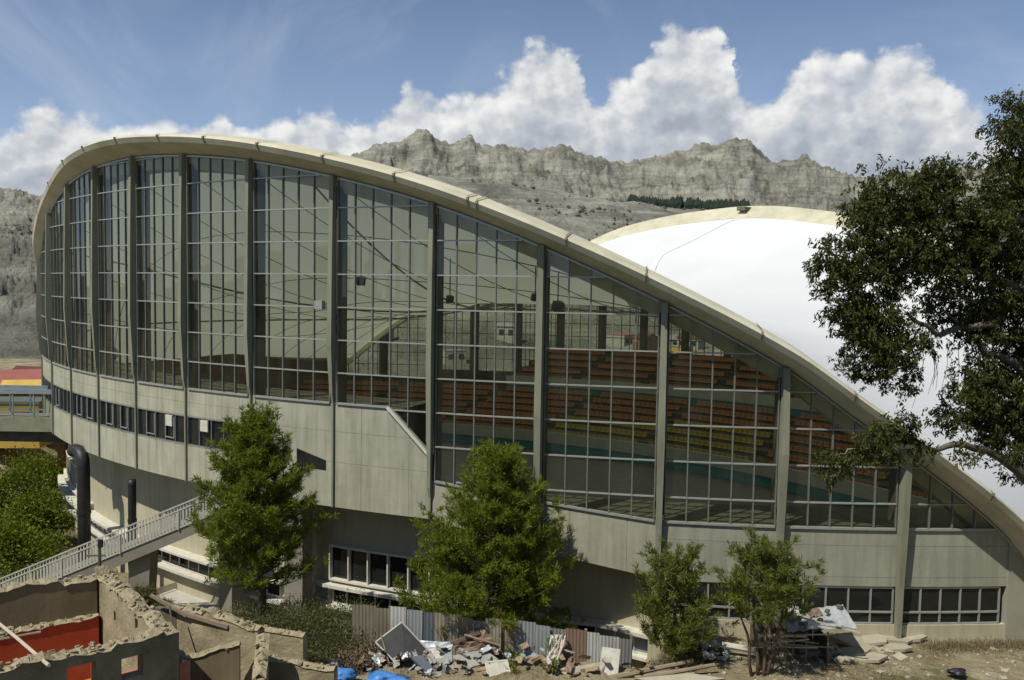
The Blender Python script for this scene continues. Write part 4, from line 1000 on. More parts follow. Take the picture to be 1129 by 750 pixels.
# ---- stair
ST = thing('outdoor_stair', at(148, 640, 55), 'long outdoor stair with pale picket railings rising to the arena', 'stair')
def sp(px, Y, off=0):    # point of the stair's string line (bottom of the pickets)
    p = at(px, 573+(222-px)*.4105, 55); return Vector((p.x, Y, p.z+off))
U, Lw = (246, -60)
near, far_ = 55.0, 58.4
b = MB(); P = lambda px, Y, o: sp(px, Y, o)
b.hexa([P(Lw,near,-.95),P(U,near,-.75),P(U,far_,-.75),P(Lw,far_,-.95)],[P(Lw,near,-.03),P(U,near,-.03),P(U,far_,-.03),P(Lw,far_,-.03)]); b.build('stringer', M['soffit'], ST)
b = MB(); ns = 60
for i in range(ns):
    p0 = P(lerp(Lw,U,i/ns), near+.1, 0); p1 = P(lerp(Lw,U,(i+1)/ns), near+.1, 0)
    b.box(((p0.x+p1.x)/2, (near+far_)/2, p1.z-.06), (p1.x-p0.x, far_-near-.2, abs(p1.z-p0.z)+.02))
b.build('steps', M['bridge'], ST)
for Y in (near-.03, far_+.03):
    r_ = MB(); r_.bar(P(Lw,Y,1.22), P(U,Y,1.22), .09, .09); r_.bar(P(Lw,Y,.06), P(U,Y,.06), .07, .09)
    n = 84 if Y < 56 else 84
    for i in range(n+1):
        p = P(lerp(Lw,U,i/n), Y, 0); w_ = .115 if Y < 56 else .06
        r_.box((p.x, Y, p.z+.62), (w_, .04, 1.15))
    for q in (.2,.42,.63,.84): p = P(lerp(Lw,U,q), Y, 0); r_.box((p.x, Y-.03, p.z+.6), (.09,.1,1.3))
    r_.build('railing', M['picket'], ST)
b = MB(); p = P(150, 56, -.8); b.hexa([(p.x-.35,55.6,-24.5),(p.x+.35,55.6,-24.5),(p.x+.35,56.6,-24.5),(p.x-.35,56.6,-24.5)],[(p.x-.75,55.4,p.z-.2),(p.x+.75,55.4,p.z+.45),(p.x+.75,56.8,p.z+.45),(p.x-.75,56.8,p.z-.2)]); b.build('support', M['soffit'], ST)
b = MB(); p = P(20, 56, -.8); b.box((p.x,56,(p.z-25)/2), (.6,.9,p.z+25)); b.build('support', M['soffit'], ST)
q0 = P(U, near, 0); b = MB(); e0, e1 = cylp(31.5, q0.z, R-3.6), cylp(33.8, q0.z, R-3.6)
b.hexa([q0+Vector((-.1,0,-.6)), e0+Vector((0,0,-.6)), e1+Vector((0,0,-.6)), Vector((q0.x-.1,far_,q0.z-.6))],[q0+Vector((-.1,0,0)), e0, e1, Vector((q0.x-.1,far_,q0.z))]); b.build('landing', M['bridge'], ST)
b = MB(); b.bar(P(228,near-.05,1.0), P(228,near-.05,1.0)+Vector((.75,0,1.9)), .12); b.build('slanted_pole', M['white'], ST)
# ---- concrete pillars under the overhang
for px, w_, r_, lab in ((255,1.25,R-.9,'square concrete pillar under the overhang, seen behind the tall pine trunk'),(329,1.5,R-1.2,'wide concrete pillar under the overhang, right of the tall pine trunk')):
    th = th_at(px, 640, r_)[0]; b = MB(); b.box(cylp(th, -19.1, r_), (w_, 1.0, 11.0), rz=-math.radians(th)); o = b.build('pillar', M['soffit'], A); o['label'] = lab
# ---- terrace and low wall at the foot of the lower wall
b = MB(); q = [onz(*p_, -23.2) for p_ in ((176,650),(262,634),(300,668),(190,672))]; b.hexa([v+Vector((0,0,-.6)) for v in q], q); struct(b.build('terrace', pm('pale_paving', (.50,.48,.42), (.40,.38,.33), 1.5, .9, .2, 5)))
T = thing('low_wall', onz(178, 650, -23.0), 'low concrete kerb wall beside the pale terrace under the stair', 'low wall')
b = MB(); p0, p1 = onz(146, 658, -22.6), onz(208, 637, -22.6); b.hexa([p0-Vector((0,0,.5)), p1-Vector((0,0,.5)), p1+Vector((.3,.5,-.5)), p0+Vector((.3,.5,-.5))], [p0, p1, p1+Vector((.3,.5,0)), p0+Vector((.3,.5,0))]); b.build('coping', M['white'], T)
# ---- utility post
p = at(110, 640, 38.5); T = thing('utility_post', (p.x, p.y, -18.75), 'thin dark post with a short crossbar beside the ruined house', 'post')
z1 = at(110, 597, 38.5).z; zc = at(110, 613, 38.5).z
b = MB(); b.tube([(p.x,p.y,-19),(p.x,p.y,z1)], [.09,.07], 8); b.build('pole', M['joint'], T)
b = MB(); b.bar((p.x-.62,p.y,zc),(p.x+.25,p.y,zc+.02), .07); b.build('crossbar', M['joint'], T)
b = MB(); b.box((p.x+.05,p.y,z1-.1),(.18,.15,.34)); b.build('insulator', M['dark'], T)
# ================================================================ RUINS
M['adobe'] = pm('weathered_adobe', (.20,.165,.10), (.46,.39,.26), .8, .95, .9, 5, dist=.06, c3=(.33,.28,.18))
M['adobe_shade'] = pm('shade_toned_adobe', (.15,.12,.07), (.26,.21,.13), .8, .95, .5, 5, stretch=(1,1,.4))  # darker copy of the adobe; the shade on these walls is painted in
M['adobe_top'] = pm('broken_adobe_top', (.26,.22,.135), (.42,.36,.24), 2.5, .95, 1.0, 9, dist=.08)
M['redp'] = pm('red_painted_plaster', (.42,.055,.02), (.50,.09,.035), 1.0, .85, .2, 6, hi=.8)
M['pinkp'] = pm('faded_pink_plaster', (.48,.20,.14), (.42,.12,.07), 2.0, .85, .3, 6)
M['orangep'] = pm('orange_plaster', (.45,.16,.02), (.50,.26,.03), 1.6, .85)
def ruinwall(p0, p1, z0, ztop, th, holes=(), seed=1, amp=.22, step=.22, inner=None, side=1, mats=None):
    """a wall of irregular broken outline: returns one mesh; holes = (s0, s1, za, zb)"""
    rs = np.random.RandomState(seed); p0, p1 = Vector(p0), Vector(p1); d = (p1-p0); d.z = 0; Lh = d.length; d.normalize(); nrm = Vector((-d.y, d.x, 0))*side
    cuts = sorted(set([0, 1] + [h for q in holes for h in q[:2]] + [i*step/Lh for i in range(1, int(Lh/step))])); b = MB()
    if not callable(ztop): zt0 = ztop; ztop = lambda s: zt0
    tops = {}; walk = 0
    for s in cuts:
        walk = rs.uniform(-1,1) if rs.uniform() < .3 else walk*.9; base = ztop(s) + amp*walk*.9; tops[s] = [base + amp*rs.normal()*.22 for _ in range(4)]
    for s0, s1 in zip(cuts, cuts[1:]):
        if s1-s0 < 1e-5: continue
        mid = (s0+s1)/2; h = [q for q in holes if q[0]-1e-6 <= mid <= q[1]+1e-6]
        def col(s, z, k): 
            q = p0 + d*(Lh*s) + nrm*(th*k); return Vector((q.x, q.y, z))
        def block(za, zb_, top):
            bot = [col(s0,za,0), col(s1,za,0), col(s1,za,1), col(s0,za,1)]
            if top:
                A_, B_ = tops[s0], tops[s1]; J = .06
                # rounded, lumpy top: outer shoulders and a raised middle
                t = [col(s0,A_[0],0), col(s1,B_[0],0), col(s1,B_[1],1), col(s0,A_[1],1)]; b.hexa(bot, t, 0)
                m0, m1 = col(s0, A_[2]+.12, .3+.4*rs.uniform()), col(s1, B_[2]+.12, .3+.4*rs.uniform())
                b.face([t[0]+Vector((0,0,.01))-nrm*.05, t[1]+Vector((0,0,.01))-nrm*.05, m1, m0], 1); b.face([m0, m1, t[2]+Vector((0,0,.01))+nrm*.05, t[3]+Vector((0,0,.01))+nrm*.05], 1)
            else: b.hexa(bot, [v+Vector((0,0,zb_-za)) for v in bot], 0)
        if h:
            za, zb_ = h[0][2], h[0][3]
            if za > z0+.02: block(z0, za, False)
            block(zb_, 0, True)
        else: block(z0, 0, True)
    # loose lumps of broken adobe along the top
    for _ in range(int(Lh*9)):
        s = rs.uniform(0, 1); q = p0 + d*(Lh*s) + nrm*(th*rs.uniform(0,1)); q = Vector((q.x, q.y, ztop(s)+.1+rs.uniform(0,.1)))
        q.z -= .12; sz = rs.uniform(.04,.14); b.box(q, (sz*1.5, sz, sz*.8), M=Matrix.Rotation(rs.uniform(0,3),3,'Z') @ Matrix.Rotation(rs.uniform(-.5,.5),3,'X'), m=1)
    return b
ZR = -12.0
c0, c1 = onz(105, 633, ZR), onz(180, 691, ZR); c2, c3 = onz(-45, 745, ZR), onz(-75, 660, ZR)
RH = thing('ruined_house', (c1.x, c1.y, -18.75), 'roofless adobe house ruin with red painted rooms in the lower left corner', 'ruin')
RH_m = [M['adobe'], M['adobe_top']]
ruinwall(c3, c0, -19, ZR-.05, .5, (), 3, .18, side=-1).build('rear_wall', [M['adobe_shade'], M['adobe_top']], RH)
ruinwall(c0+(c1-c0).normalized()*.02, c1, -19, lambda s: ZR+.05-.35*s, .55, ((.30,.33,-13.3,-12.9),(.62,.66,-12.9,-12.5)), 5, .2, side=1).build('side_wall', RH_m, RH)
def s_at(px, pa, pb):
    best = (9, 0)
    for i in range(401):
        q = pa.lerp(pb, i/400); e = abs(q.x/q.y - ray(px, 735)[0])
        if e < best[0]: best = (e, i/400)
    return best[1]
def z_on(px, py, pa, pb): q = pa.lerp(pb, s_at(px, pa, pb)); return ray(px, py)[1]*q.y
hs_ = []
for xa, xb, ya, yb in ((74,106,768,733),(134,158,747,724)):
    hs_.append((s_at(xb, c1, c2), s_at(xa, c1, c2), z_on((xa+xb)/2, ya, c1, c2), z_on((xa+xb)/2, yb, c1, c2)))
ruinwall(c1, c2, -19, lambda s: ZR-.35+.3*s, .5, tuple(hs_), 7, .2, side=-1).build('front_wall', RH_m, RH)
def inner_wall(pa, pb, side, inset, mat, zt, seed):
    d = (pb-pa).normalized(); nrm = Vector((-d.y, d.x, 0))*side
    a_, b_ = pa+nrm*inset, pb+nrm*inset
    ruinwall(a_, b_, -18.5, zt, .38, (), seed, .12, side=side).build('inner_wall', [mat, M['adobe_top']], RH)
inner_wall(c3, c0, -1, .52, M['redp'], -13.5, 11); inner_wall(c0, c1, 1, .57, M['pinkp'], -13.45, 12)
d_ = (c2-c1).normalized(); n_ = Vector((-d_.y, d_.x, 0))*-1
b = MB(); off = n_*.55
cuts_ = hs_
for s0, s1 in zip([.1]+[h[1] for h in sorted(hs_)], [h[0] for h in sorted(hs_)]+[1]):
    if s1 > s0: p0, p1 = c1.lerp(c2, s0)+off, c1.lerp(c2, s1)+off; b.hexa([Vector((p.x,p.y,-18.5)) for p in (p0, p1, p1+n_*.1, p0+n_*.1)], [Vector((p.x,p.y,ZR-.7)) for p in (p0, p1, p1+n_*.1, p0+n_*.1)])
b.build('inner_plaster', M['redp'], RH)
b = MB(); b.face([Vector((p.x,p.y,-16.6)) for p in (c0,c1,c2,c3)]); b.build('floor', M['adobe'], RH)
# partition behind the openings (orange and pink paint shows through them)
b = MB(); p0, p1 = c1.lerp(c2,.02)+n_*2.4, c1.lerp(c2,.26)+n_*2.4; b.hexa([Vector((p.x,p.y,-18)) for p in (p0,p1,p1+n_*.2,p0+n_*.2)],[Vector((p.x,p.y,-14.4)) for p in (p0,p1,p1+n_*.2,p0+n_*.2)]); b.build('partition', M['pinkp'], RH)
b = MB(); p0, p1 = c1.lerp(c2,.27)+n_*2.4, c1.lerp(c2,.62)+n_*2.4; b.hexa([Vector((p.x,p.y,-18)) for p in (p0,p1,p1+n_*.2,p0+n_*.2)],[Vector((p.x,p.y,-14.3)) for p in (p0,p1,p1+n_*.2,p0+n_*.2)]); b.build('partition', M['orangep'], RH)
M['wood'] = pm('weathered_wood', (.20,.15,.10), (.32,.26,.19), 3, .85, .3, 15, stretch=(.3,1,1))
M['woodp'] = pm('pale_wood', (.45,.38,.28), (.55,.48,.38), 3, .85)
def pole(pts, r, mat, name, label, cat, group=None):
    b = MB(); b.tube(pts, r, 7); o = b.build(name, mat); tag(o, label, cat, group); return o
pole([onz(-8,682,-12.6), onz(18,703,-12.5), onz(54,734,-12.1)], .06, M['woodp'], 'roof_pole', 'pale broken roof pole lying over the red room', 'pole')
pole([onz(-5,706,-13.2), onz(45,697,-13.2)], .05, M['wood'], 'roof_pole', 'short dark roof pole along the top of the red wall', 'pole')
# the ruined wall to the right, with its roof beam
W2 = thing('ruined_wall', at(240, 700, 36), 'grey brown adobe wall ruin with a wooden roof beam, right of the ruined house', 'ruin wall', 'broken adobe walls in the foreground')
wa, wb = at(186, 672, 37.5), at(284, 700, 36.0)
wb2 = Vector((wb.x, wb.y, wa.z)); dz = wb.z-wa.z
ruinwall(wa, wb2, -19, lambda s: wa.z+dz*s+.35*math.sin(s*3), .5, ((.0,.001,-15,-14.9),), 15, .14, side=1).build('wall', RH_m, W2)
wc = at(279, 748, 33.6); ruinwall(Vector((wb.x,wb.y,0)), Vector((wc.x,wc.y,0)), -19, lambda s: wb.z-.9*s, .45, (), 16, .2, side=1).build('return_wall', RH_m, W2)
b = MB(); b.bar(at(166,656,37.2), at(206,679,37.0), .13, .12); b.bar(at(203,676,37.1), at(252,691,36.5), .2, .16); b.bar(at(178,662,37.9), at(215,680,37.6), .08); b.build('roof_beam', M['wood'], W2)
b = MB(); b.box(at(184,702,37.6), (1.1,.3,2.6), rz=-.2); b.build('opening_shade', M['joint'], W2)  # solid dark box painted as the shade of an opening
W3 = thing('ruined_wall', at(236, 740, 35), 'low dark wall stub with white plaster on its top, in front of the roof beam', 'ruin wall', 'broken adobe walls in the foreground')
wa, wb = at(206, 727, 34.8), at(264, 712, 35.2); ruinwall(Vector((wa.x,wa.y,0)), Vector((wb.x,wb.y,0)), -19, lambda s: wa.z+(wb.z-wa.z)*s, .35, (), 17, .08, side=1).build('wall', [M['adobe_shade'], M['adobe_top']], W3)
W4 = thing('ruined_wall', at(306, 718, 40), 'clean cut tan adobe wall right behind the broken corner, below the green scrub', 'ruin wall', 'broken adobe walls in the foreground')
wa, wb = at(270, 693, 40), at(334, 703, 39.4); ruinwall(Vector((wa.x,wa.y,0)), Vector((wb.x,wb.y,0)), -19, lambda s: wa.z+(wb.z-wa.z)*s, .45, (), 18, .03, side=1).build('wall', RH_m, W4)
W5 = thing('ruined_wall', at(320, 740, 38), 'lowest tan adobe wall nearest the blue bags', 'ruin wall', 'broken adobe walls in the foreground')
wa, wb = at(276, 724, 37.8), at(368, 741, 37.2); ruinwall(Vector((wa.x,wa.y,0)), Vector((wb.x,wb.y,0)), -19, lambda s: wa.z+(wb.z-wa.z)*s, .5, (), 19, .07, side=1).build('wall', RH_m, W5)
pole([at(187,668,36.6), at(193,712,36), at(199,750,35.4)], .04, M['joint'], 'leaning_pole', 'thin dark pole leaning on the ruined wall beside the house ruin', 'pole')
import bmesh
for T_ in (RH, W2, W3, W4, W5):
    for ch in T_.children:
        if ch.type != 'MESH' or ch.name.startswith('floor'): continue
        bm = bmesh.new(); bm.from_mesh(ch.data); bmesh.ops.recalc_face_normals(bm, faces=bm.faces[:]); bm.to_mesh(ch.data); bm.free()
# ================================================================ METAL SHEET FENCE
fcol = {'brown':((.27,.24,.18),(.18,.15,.11)),'white':((.55,.55,.52),(.38,.37,.34)),'blue':((.34,.37,.37),(.25,.27,.27)),'dkblue':((.10,.13,.16),(.16,.18,.2)),'tan':((.38,.35,.27),(.26,.23,.18)),'tan2':((.38,.34,.25),(.25,.2,.14)),'rust':((.27,.19,.14),(.18,.12,.09)),'grey':((.30,.30,.28),(.2,.2,.19))}
for k, (ca, cb) in fcol.items(): M['f'+k] = pm('sheet_'+k, ca, cb, 1.1, .7, .1, stretch=(1,1,.3), metal=.15)
FE = thing('sheet_metal_fence', at(540, 720, 42.2), 'patchwork fence of rusty, grey and white sheets behind the debris heap', 'fence')
def ftop(x): return interp(x, [(380,667),(400,668),(470,674),(530,682),(570,685),(640,695),(700,702)])
segs = [(388,414,'brown',-1),(414,430,'brown',1),(430,447,'white',-2),(447,465,'blue',0),(465,479,'dkblue',1),(479,505,'tan',0),(505,520,'tan2',1),(520,535,'grey',3),(535,552,'tan',-1),(552,568,'tan2',0),(568,590,'blue',-1),(590,606,'blue',1),(606,624,'grey',2),(624,646,'rust',0),(646,660,'white',1),(660,682,'white',3),(682,696,'grey',4)]
for x0, x1, k, dy in segs:
    b = MB(); Y = 42.4 + random.uniform(-.08,.08); p0, p1 = at(x0, ftop(x0)+dy, Y), at(x1+.8, ftop(x1)+dy, Y+random.uniform(-.05,.08)); n = max(6, int((p1.x-p0.x)/.045)); lean = random.uniform(-.08,.12)
    rows = []
    for z_, t_ in ((0,0),(1,1),(1,1),(0,0)):
        pass
    for off in (0, .03):
        rr_ = []
        for zt_ in (0, 1):
            rr_.append([Vector((lerp(p0.x,p1.x,i/n), lerp(p0.y,p1.y,i/n)+off+.012*math.sin(i*1.6)+lean*(1-zt_), (lerp(p0.z,p1.z,i/n) if zt_ else -19.1))) for i in range(n+1)])
        b.grid(rr_ if off == 0 else rr_[::-1])
    b.build('sheet_panel', M['f'+k], FE)
for x in (430, 505, 568, 646, 696):
    b = MB(); p = at(x, ftop(x)-2, 42.62); b.box((p.x, p.y, (p.z-19.4)/2), (.12,.12,p.z+19.4)); b.build('post', M['wood'], FE)
# ================================================================ DEBRIS
M['blackp'] = pm('black_sheet', (.025,.026,.028), (.05,.05,.05), 2, .5)
M['whitep'] = pm('dirty_white_board', (.60,.58,.52), (.42,.39,.33), 3, .8)
M['bluep'] = pm('blue_plastic', (.05,.17,.50), (.10,.28,.62), 4, .4, .6, 8, dist=.05)
M['greyp'] = pm('grey_board', (.26,.26,.23), (.36,.35,.31), 2, .85)
M['card'] = pm('cardboard', (.36,.28,.17), (.28,.21,.13), 2, .95)
M['slab'] = pm('broken_concrete', (.33,.30,.23), (.43,.39,.30), 1.4, .95, .4, 8)
M['zinc'] = pm('zinc_sheet', (.45,.50,.54), (.62,.65,.67), 1.2, .45, metal=.35)
M['purple'] = pm('dark_plastic', (.03,.02,.05), (.02,.02,.025), 2, .4)
def quadboard(pts, t, mat, name, label, cat, group=None, frame=None, parts=None):
    """a board from four corner points (px, py, Y)"""
    P = [at(*q) for q in pts]; nrm = (P[1]-P[0]).cross(P[3]-P[0]).normalized()*t
    if frame is None:
        b = MB(); b.hexa(P, [p+nrm for p in P]); o = b.build(name, mat); tag(o, label, cat, group); return o
    T = thing(name, P[0], label, cat, group); b = MB(); b.hexa(P, [p+nrm for p in P]); b.build('panel', mat, T)
    f = MB()
    for a_, b_ in zip(P, P[1:]+P[:1]): f.bar(a_+nrm*.5, b_+nrm*.5, .07, .09, up=nrm.normalized())
    m1, m2 = (P[0]+P[1])/2, (P[2]+P[3])/2; f.bar(m1+nrm*.6, m2+nrm*.6, .04, .06, up=nrm.normalized()); f.build('frame', frame, T); return T
def sheet(pts, mat, name, label, cat, group=None, crump=.05, n=9, t=.012, corr=0):
    P = [at(*q) for q in pts]; rs = np.random.RandomState(abs(hash(label)) % 1000 if False else len(label)*7+int(pts[0][0])); nrm = (P[1]-P[0]).cross(P[3]-P[0]).normalized()
    b = MB(); G = []
    for i in range(n+1):
        row = []
        for j in range(n+1):
            q = P[0].lerp(P[1], j/n).lerp(P[3].lerp(P[2], j/n), i/n) + nrm*(rs.normal()*crump + corr*math.sin(j*2.2)); row.append(q)
        G.append(row)
    b.grid(G); b.grid([[q-nrm*t for q in r] for r in G][::-1]); o = b.build(name, mat); tag(o, label, cat, group); return o
GD = 'things in the debris heap by the metal fence'
# rubble mound (loose earth the things lie on)
b = MB(); rows = []
for i in range(25):
    r = []
    for j in range(60):
        x, y = lerp(-7.5, 6.6, j/59), lerp(39.0, 42.3, i/24); e = min(1, j/9, (59-j)/9)*min(1, i/7+.0)
        h = (.42+.12*math.sin(x*1.9)+.12*math.sin(x*.8+1))*smooth(0,1,max(0,e)); r.append(Vector((x, y, gz(x, y)-.08+h*.8+random.uniform(-.06,.06)*e)))
    rows.append(r)
b.grid(rows); struct(b.build('rubble_ground', M['soil']))
quadboard([(414,708,41.6),(443,686,42.0),(474,719,41.4),(447,742,40.8)], .05, M['blackp'], 'discarded_panel', 'black panel in a pale metal frame, tilted up in the debris heap', 'panel', GD, frame=M['alu'])
quadboard([(453,724,40.9),(470,722,41.2),(522,748,40.4),(492,762,40.0)], .18, M['fdkblue'], 'broken_slab', 'dark grey slab sloping down at the front of the debris heap', 'slab', GD)
sheet([(452,706,42),(500,708,42),(496,722,41.5),(462,721,41.5)], M['zinc'], 'metal_sheet', 'pale bluish sheet lying flat beside the black framed panel', 'metal sheet', GD, .03)
sheet([(468,716,41.6),(492,716,41.6),(500,727,41.2),(476,728,41.2)], M['whitep'], 'plaster_board', 'small white board just below the pale bluish sheet', 'board', GD, .02)
sheet([(498,708,42.1),(534,692,42.2),(556,722,41.6),(505,722,41.6)], M['frust'], 'metal_sheet', 'rusty brown crumpled sheet leaning on the fence', 'metal sheet', GD, .10)
quadboard([(496,708,41.9),(529,697,42.0),(530,699,42.0),(498,711,41.9)], .06, M['frust'], 'rusty_bar', 'rusty bar propped over the crumpled brown sheet', 'bar', GD)
quadboard([(478,727,41.0),(534,716,41.5),(550,727,41.1),(500,741,40.6)], .16, M['greyp'], 'timber_beam', 'thick grey board lying across the middle of the debris heap', 'board', GD)
sheet([(500,738,40.8),(560,730,41.1),(575,742,40.6),(520,752,40.2)], M['card'], 'cardboard_sheet', 'brown cardboard sheet in front of the thick grey board', 'cardboard', GD, .05)
sheet([(560,728,41.3),(600,722,41.6),(616,742,40.9),(575,748,40.6)], M['card'], 'cardboard_sheet', 'tan cardboard sheet under the bluish grey board', 'cardboard', GD, .06)
quadboard([(535,730,40.7),(559,728,40.7),(566,757,40.1),(541,760,40.1)], .05, M['whitep'], 'white_board', 'white board with printed frame standing at the front of the debris heap', 'board', GD, frame=M['white'])
quadboard([(571,722,41.7),(584,717,41.9),(607,730,41.4),(592,737,41.1)], .05, M['fblue'], 'metal_sheet', 'bluish grey flat sheet right of the white framed board', 'metal sheet', GD)
sheet([(607,700,42.1),(624,700,42.1),(615,735,41.3),(600,742,41.0)], M['whitep'], 'bent_sheet', 'narrow white bent sheet hanging down in front of the fence', 'sheet', GD, .09)
sheet([(585,742,40.8),(600,728,41.2),(612,735,41),(604,756,40.3)], M['frust'], 'broken_crate', 'reddish brown piece of sheet under the bluish grey board', 'scrap', GD, .05)
quadboard([(664,713,41.6),(684,716,41.6),(680,757,40.5),(659,755,40.5)], .14, M['whitep'], 'leaning_slab', 'tall white slab leaning at the right end of the fence', 'slab', GD)
quadboard([(618,738,40.9),(662,730,41.2),(664,742,40.9),(622,752,40.4)], .12, M['slab'], 'broken_slab', 'flat tan slab between the bent white sheet and the leaning white slab', 'slab', GD)
quadboard([(640,738,40.8),(660,735,41),(668,750,40.5),(650,752,40.4)], .2, M['joint'], 'broken_box', 'dark broken box at the foot of the leaning white slab', 'box', GD)
for i, (a_, b_, r, lab) in enumerate([((606,748,40.5),(622,708,41.6),.06,'pale stick standing against the bent white sheet'),((560,744,40.7),(640,736,41.0),.05,'long thin timber lying over the tan cardboard'),((470,745,40.4),(540,738,40.8),.06,'thin timber lying in front of the thick grey board'),((512,700,41.9),(552,712,41.7),.05,'dark lath resting on the crumpled brown sheet'),((420,700,41.7),(432,742,40.8),.035,'thin rod leaning left of the black framed panel')]):
    pole([at(*a_), at(*b_)], r, M['woodp'] if i in (0,1) else M['wood'], 'timber', lab, 'timber', GD)
pole([at(652,752,40.6), at(700,742,40.9), at(764,729,41.6)], [.16,.14,.1], M['wood'], 'log', 'longer grey log lying on the soil right of the white slab', 'log', 'logs on the soil')
pole([at(700,748,40.6), at(745,741,40.9), at(788,733,41.3)], [.12,.11,.09], M['wood'], 'log', 'shorter log lying behind the long one near the small pine', 'log', 'logs on the soil')
pole([at(655,757,40.3), at(668,732,41.2)], [.09,.07], M['wood'], 'log', 'short log propped up over the end of the long one', 'log', 'logs on the soil')
quadboard([(700,748,40.5),(760,742,40.8),(800,748,40.6),(740,756,40.2)], .12, M['slab'], 'broken_slab', 'flat slab of broken concrete in front of the logs', 'slab', 'broken concrete slabs')
def bag(px, py, Y, sx_, sz, mat, seed, label, grp):
    rs = np.random.RandomState(seed); c = at(px, py, Y); b = MB(); rows = []
    for i in range(9):
        t = i/8; r = []
        for j in range(18):
            a_ = 2*PI*j/18; rad = math.sin(PI*min(.999, .12+t*.86))**.6*(1+.22*math.sin(3*a_+seed)+.2*rs.normal()); r.append(c+Vector((math.cos(a_)*rad*sx_, math.sin(a_)*rad*sx_*.7, (t-.5)*2*sz*(1+.1*rs.normal()))))
        rows.append(r)
    b.grid(rows, True); b.f.append(tuple(range(18))[::-1]); b.mi.append(0); b.f.append(tuple(range(8*18, 9*18))); b.mi.append(0)
    o = b.build('plastic_bag', mat, None, True); tag(o, label, 'bag', grp); return o
bag(378, 744, 39.6, .55, .30, M['bluep'], 1, 'blue plastic bag next to the dark bag, at the end of the low adobe wall', 'plastic bags')
bag(422, 747, 39.8, .75, .24, M['bluep'], 2, 'larger flat blue plastic bag at the bottom edge under the black panel', 'plastic bags')
bag(440, 751, 39.6, .5, .2, M['bluep'], 3, 'blue plastic bag cut by the bottom edge, right of the larger one', 'plastic bags')
bag(370, 735, 40.3, .42, .3, M['purple'], 4, 'small black bag on top of the left blue bag', 'plastic bags')
bag(196, 742, 34.2, .35, .28, M['purple'], 5, 'black and white bag at the foot of the ruined wall with the pole', 'plastic bags')
bag(1056, 741, 41.3, .42, .16, M['purple'], 6, 'dark bag lying on the soil near the bottom right corner', 'plastic bags')
# white scrap between the small pines
sheet([(772,712,43.2),(790,706,43.6),(806,726,42.6),(776,728,42.4)], M['zinc'], 'crumpled_sheet', 'silvery crumpled sheet between the two small pines', 'metal sheet', None, .10)
pole([at(796,711,43.6), at(836,718,43.2)], .17, M['whitep'], 'rolled_sheet', 'long rolled white sheet lying behind the bare stemmed pine', 'roll')
quadboard([(778,716,43.0),(798,713,43.2),(801,724,42.7),(784,726,42.6)], .06, M['gdark'], 'broken_window', 'broken window frame lying on the silvery crumpled sheet', 'window', None, frame=M['alu'])
# many small scraps in the heap: each its own thing
rs = np.random.RandomState(31)
cn = [('zinc','pale metal'),('whitep','white'),('card','brown card'),('frust','rusty'),('greyp','grey'),('blackp','black'),('slab','tan concrete'),('fblue','bluish')]
spots_ = [(398,728),(412,736),(430,732),(446,742),(462,736),(470,746),(484,734),(494,724),(505,732),(516,744),(528,728),(536,744),(548,718),(556,742),(566,735),(578,712),(590,746),(598,716),(606,734),(618,722),(628,734),(634,745),(645,724),(652,738),(668,728),(690,732),(705,738),(716,730),(440,722),(490,716),(512,722),(560,722),(570,744),(583,736),(630,726),(646,746)]
spots_ += [(int(rs.uniform(400,650)), int(rs.uniform(716,746))) for _ in range(46)]
for i, (px, py) in enumerate(spots_):
    k, nm = cn[int(rs.randint(len(cn)))]; Y = lerp(41.8, 40.2, (py-705)/45); c = at(px, py, Y); c.z = max(c.z, gz(c.x, c.y)+.25)
    w_, h_ = rs.uniform(.25,.8), rs.uniform(.15,.5); Mx = Matrix.Rotation(rs.uniform(0,3.1),3,'Z') @ Matrix.Rotation(rs.uniform(-.9,.9),3,'X') @ Matrix.Rotation(rs.uniform(-.6,.6),3,'Y')
    b = MB(); n = 5; P0 = [[c + Mx @ Vector((w_*(a_/n-.5)*rs.uniform(.85,1.1), h_*(q/3-.5), rs.normal()*.025)) for a_ in range(n+1)] for q in range(4)]
    b.grid(P0); b.grid([[v-Mx @ Vector((0,0,.03)) for v in r] for r in P0][::-1])
    tag(b.build('scrap', M[k]), f'small {nm} scrap lying in the debris heap before the fence', 'scrap', f'small {nm} scraps in the debris heap')
# ================================================================ SHACK
SH = thing('makeshift_shack', at(903, 733, 43.3), 'makeshift wooden shack roofed with pale crumpled metal sheets', 'shack')
gzs = -18.8
def V3(px, py, Y): return at(px, py, Y)
pf = [V3(866,0,42.8).x, V3(890,0,42.8).x, V3(915,0,42.8).x, V3(941,0,42.8).x]
for Y, zt in ((42.8, None), (45.0, None)):
    for x in pf:
        b = MB(); top = ray(903, 697)[1]*42.8 if Y < 44 else ray(903, 680)[1]*45
        b.tube([(x+random.uniform(-.05,.05), Y, gzs-.2), (x+random.uniform(-.08,.08), Y+random.uniform(-.05,.05), top)], [.055,.045], 6); b.build('post', M['wood'], SH)
z_lo, z_hi = ray(903, 697)[1]*42.8, ray(903, 680)[1]*45
for q in range(7):
    z = lerp(ray(903,712)[1]*42.8, z_lo-.03, q/6); b = MB(); b.bar((pf[0]-.25, 42.72+random.uniform(0,.1), z+random.uniform(-.22,.16)), (pf[3]+random.uniform(-1.2,.3), 42.74, z+random.uniform(-.2,.2)), .04, .07); b.build('slat', M['wood'] if q % 2 else M['woodp'], SH)
for x in [lerp(pf[0], pf[1], t) for t in (.0,.22,.45,.68,.9,1.1,1.3)]:
    b = MB(); b.bar((x, 42.66, gzs), (x+random.uniform(-.35,.35), 42.7, gzs+random.uniform(.8,1.9)), .05, .03); b.build('board', M['wood'], SH)
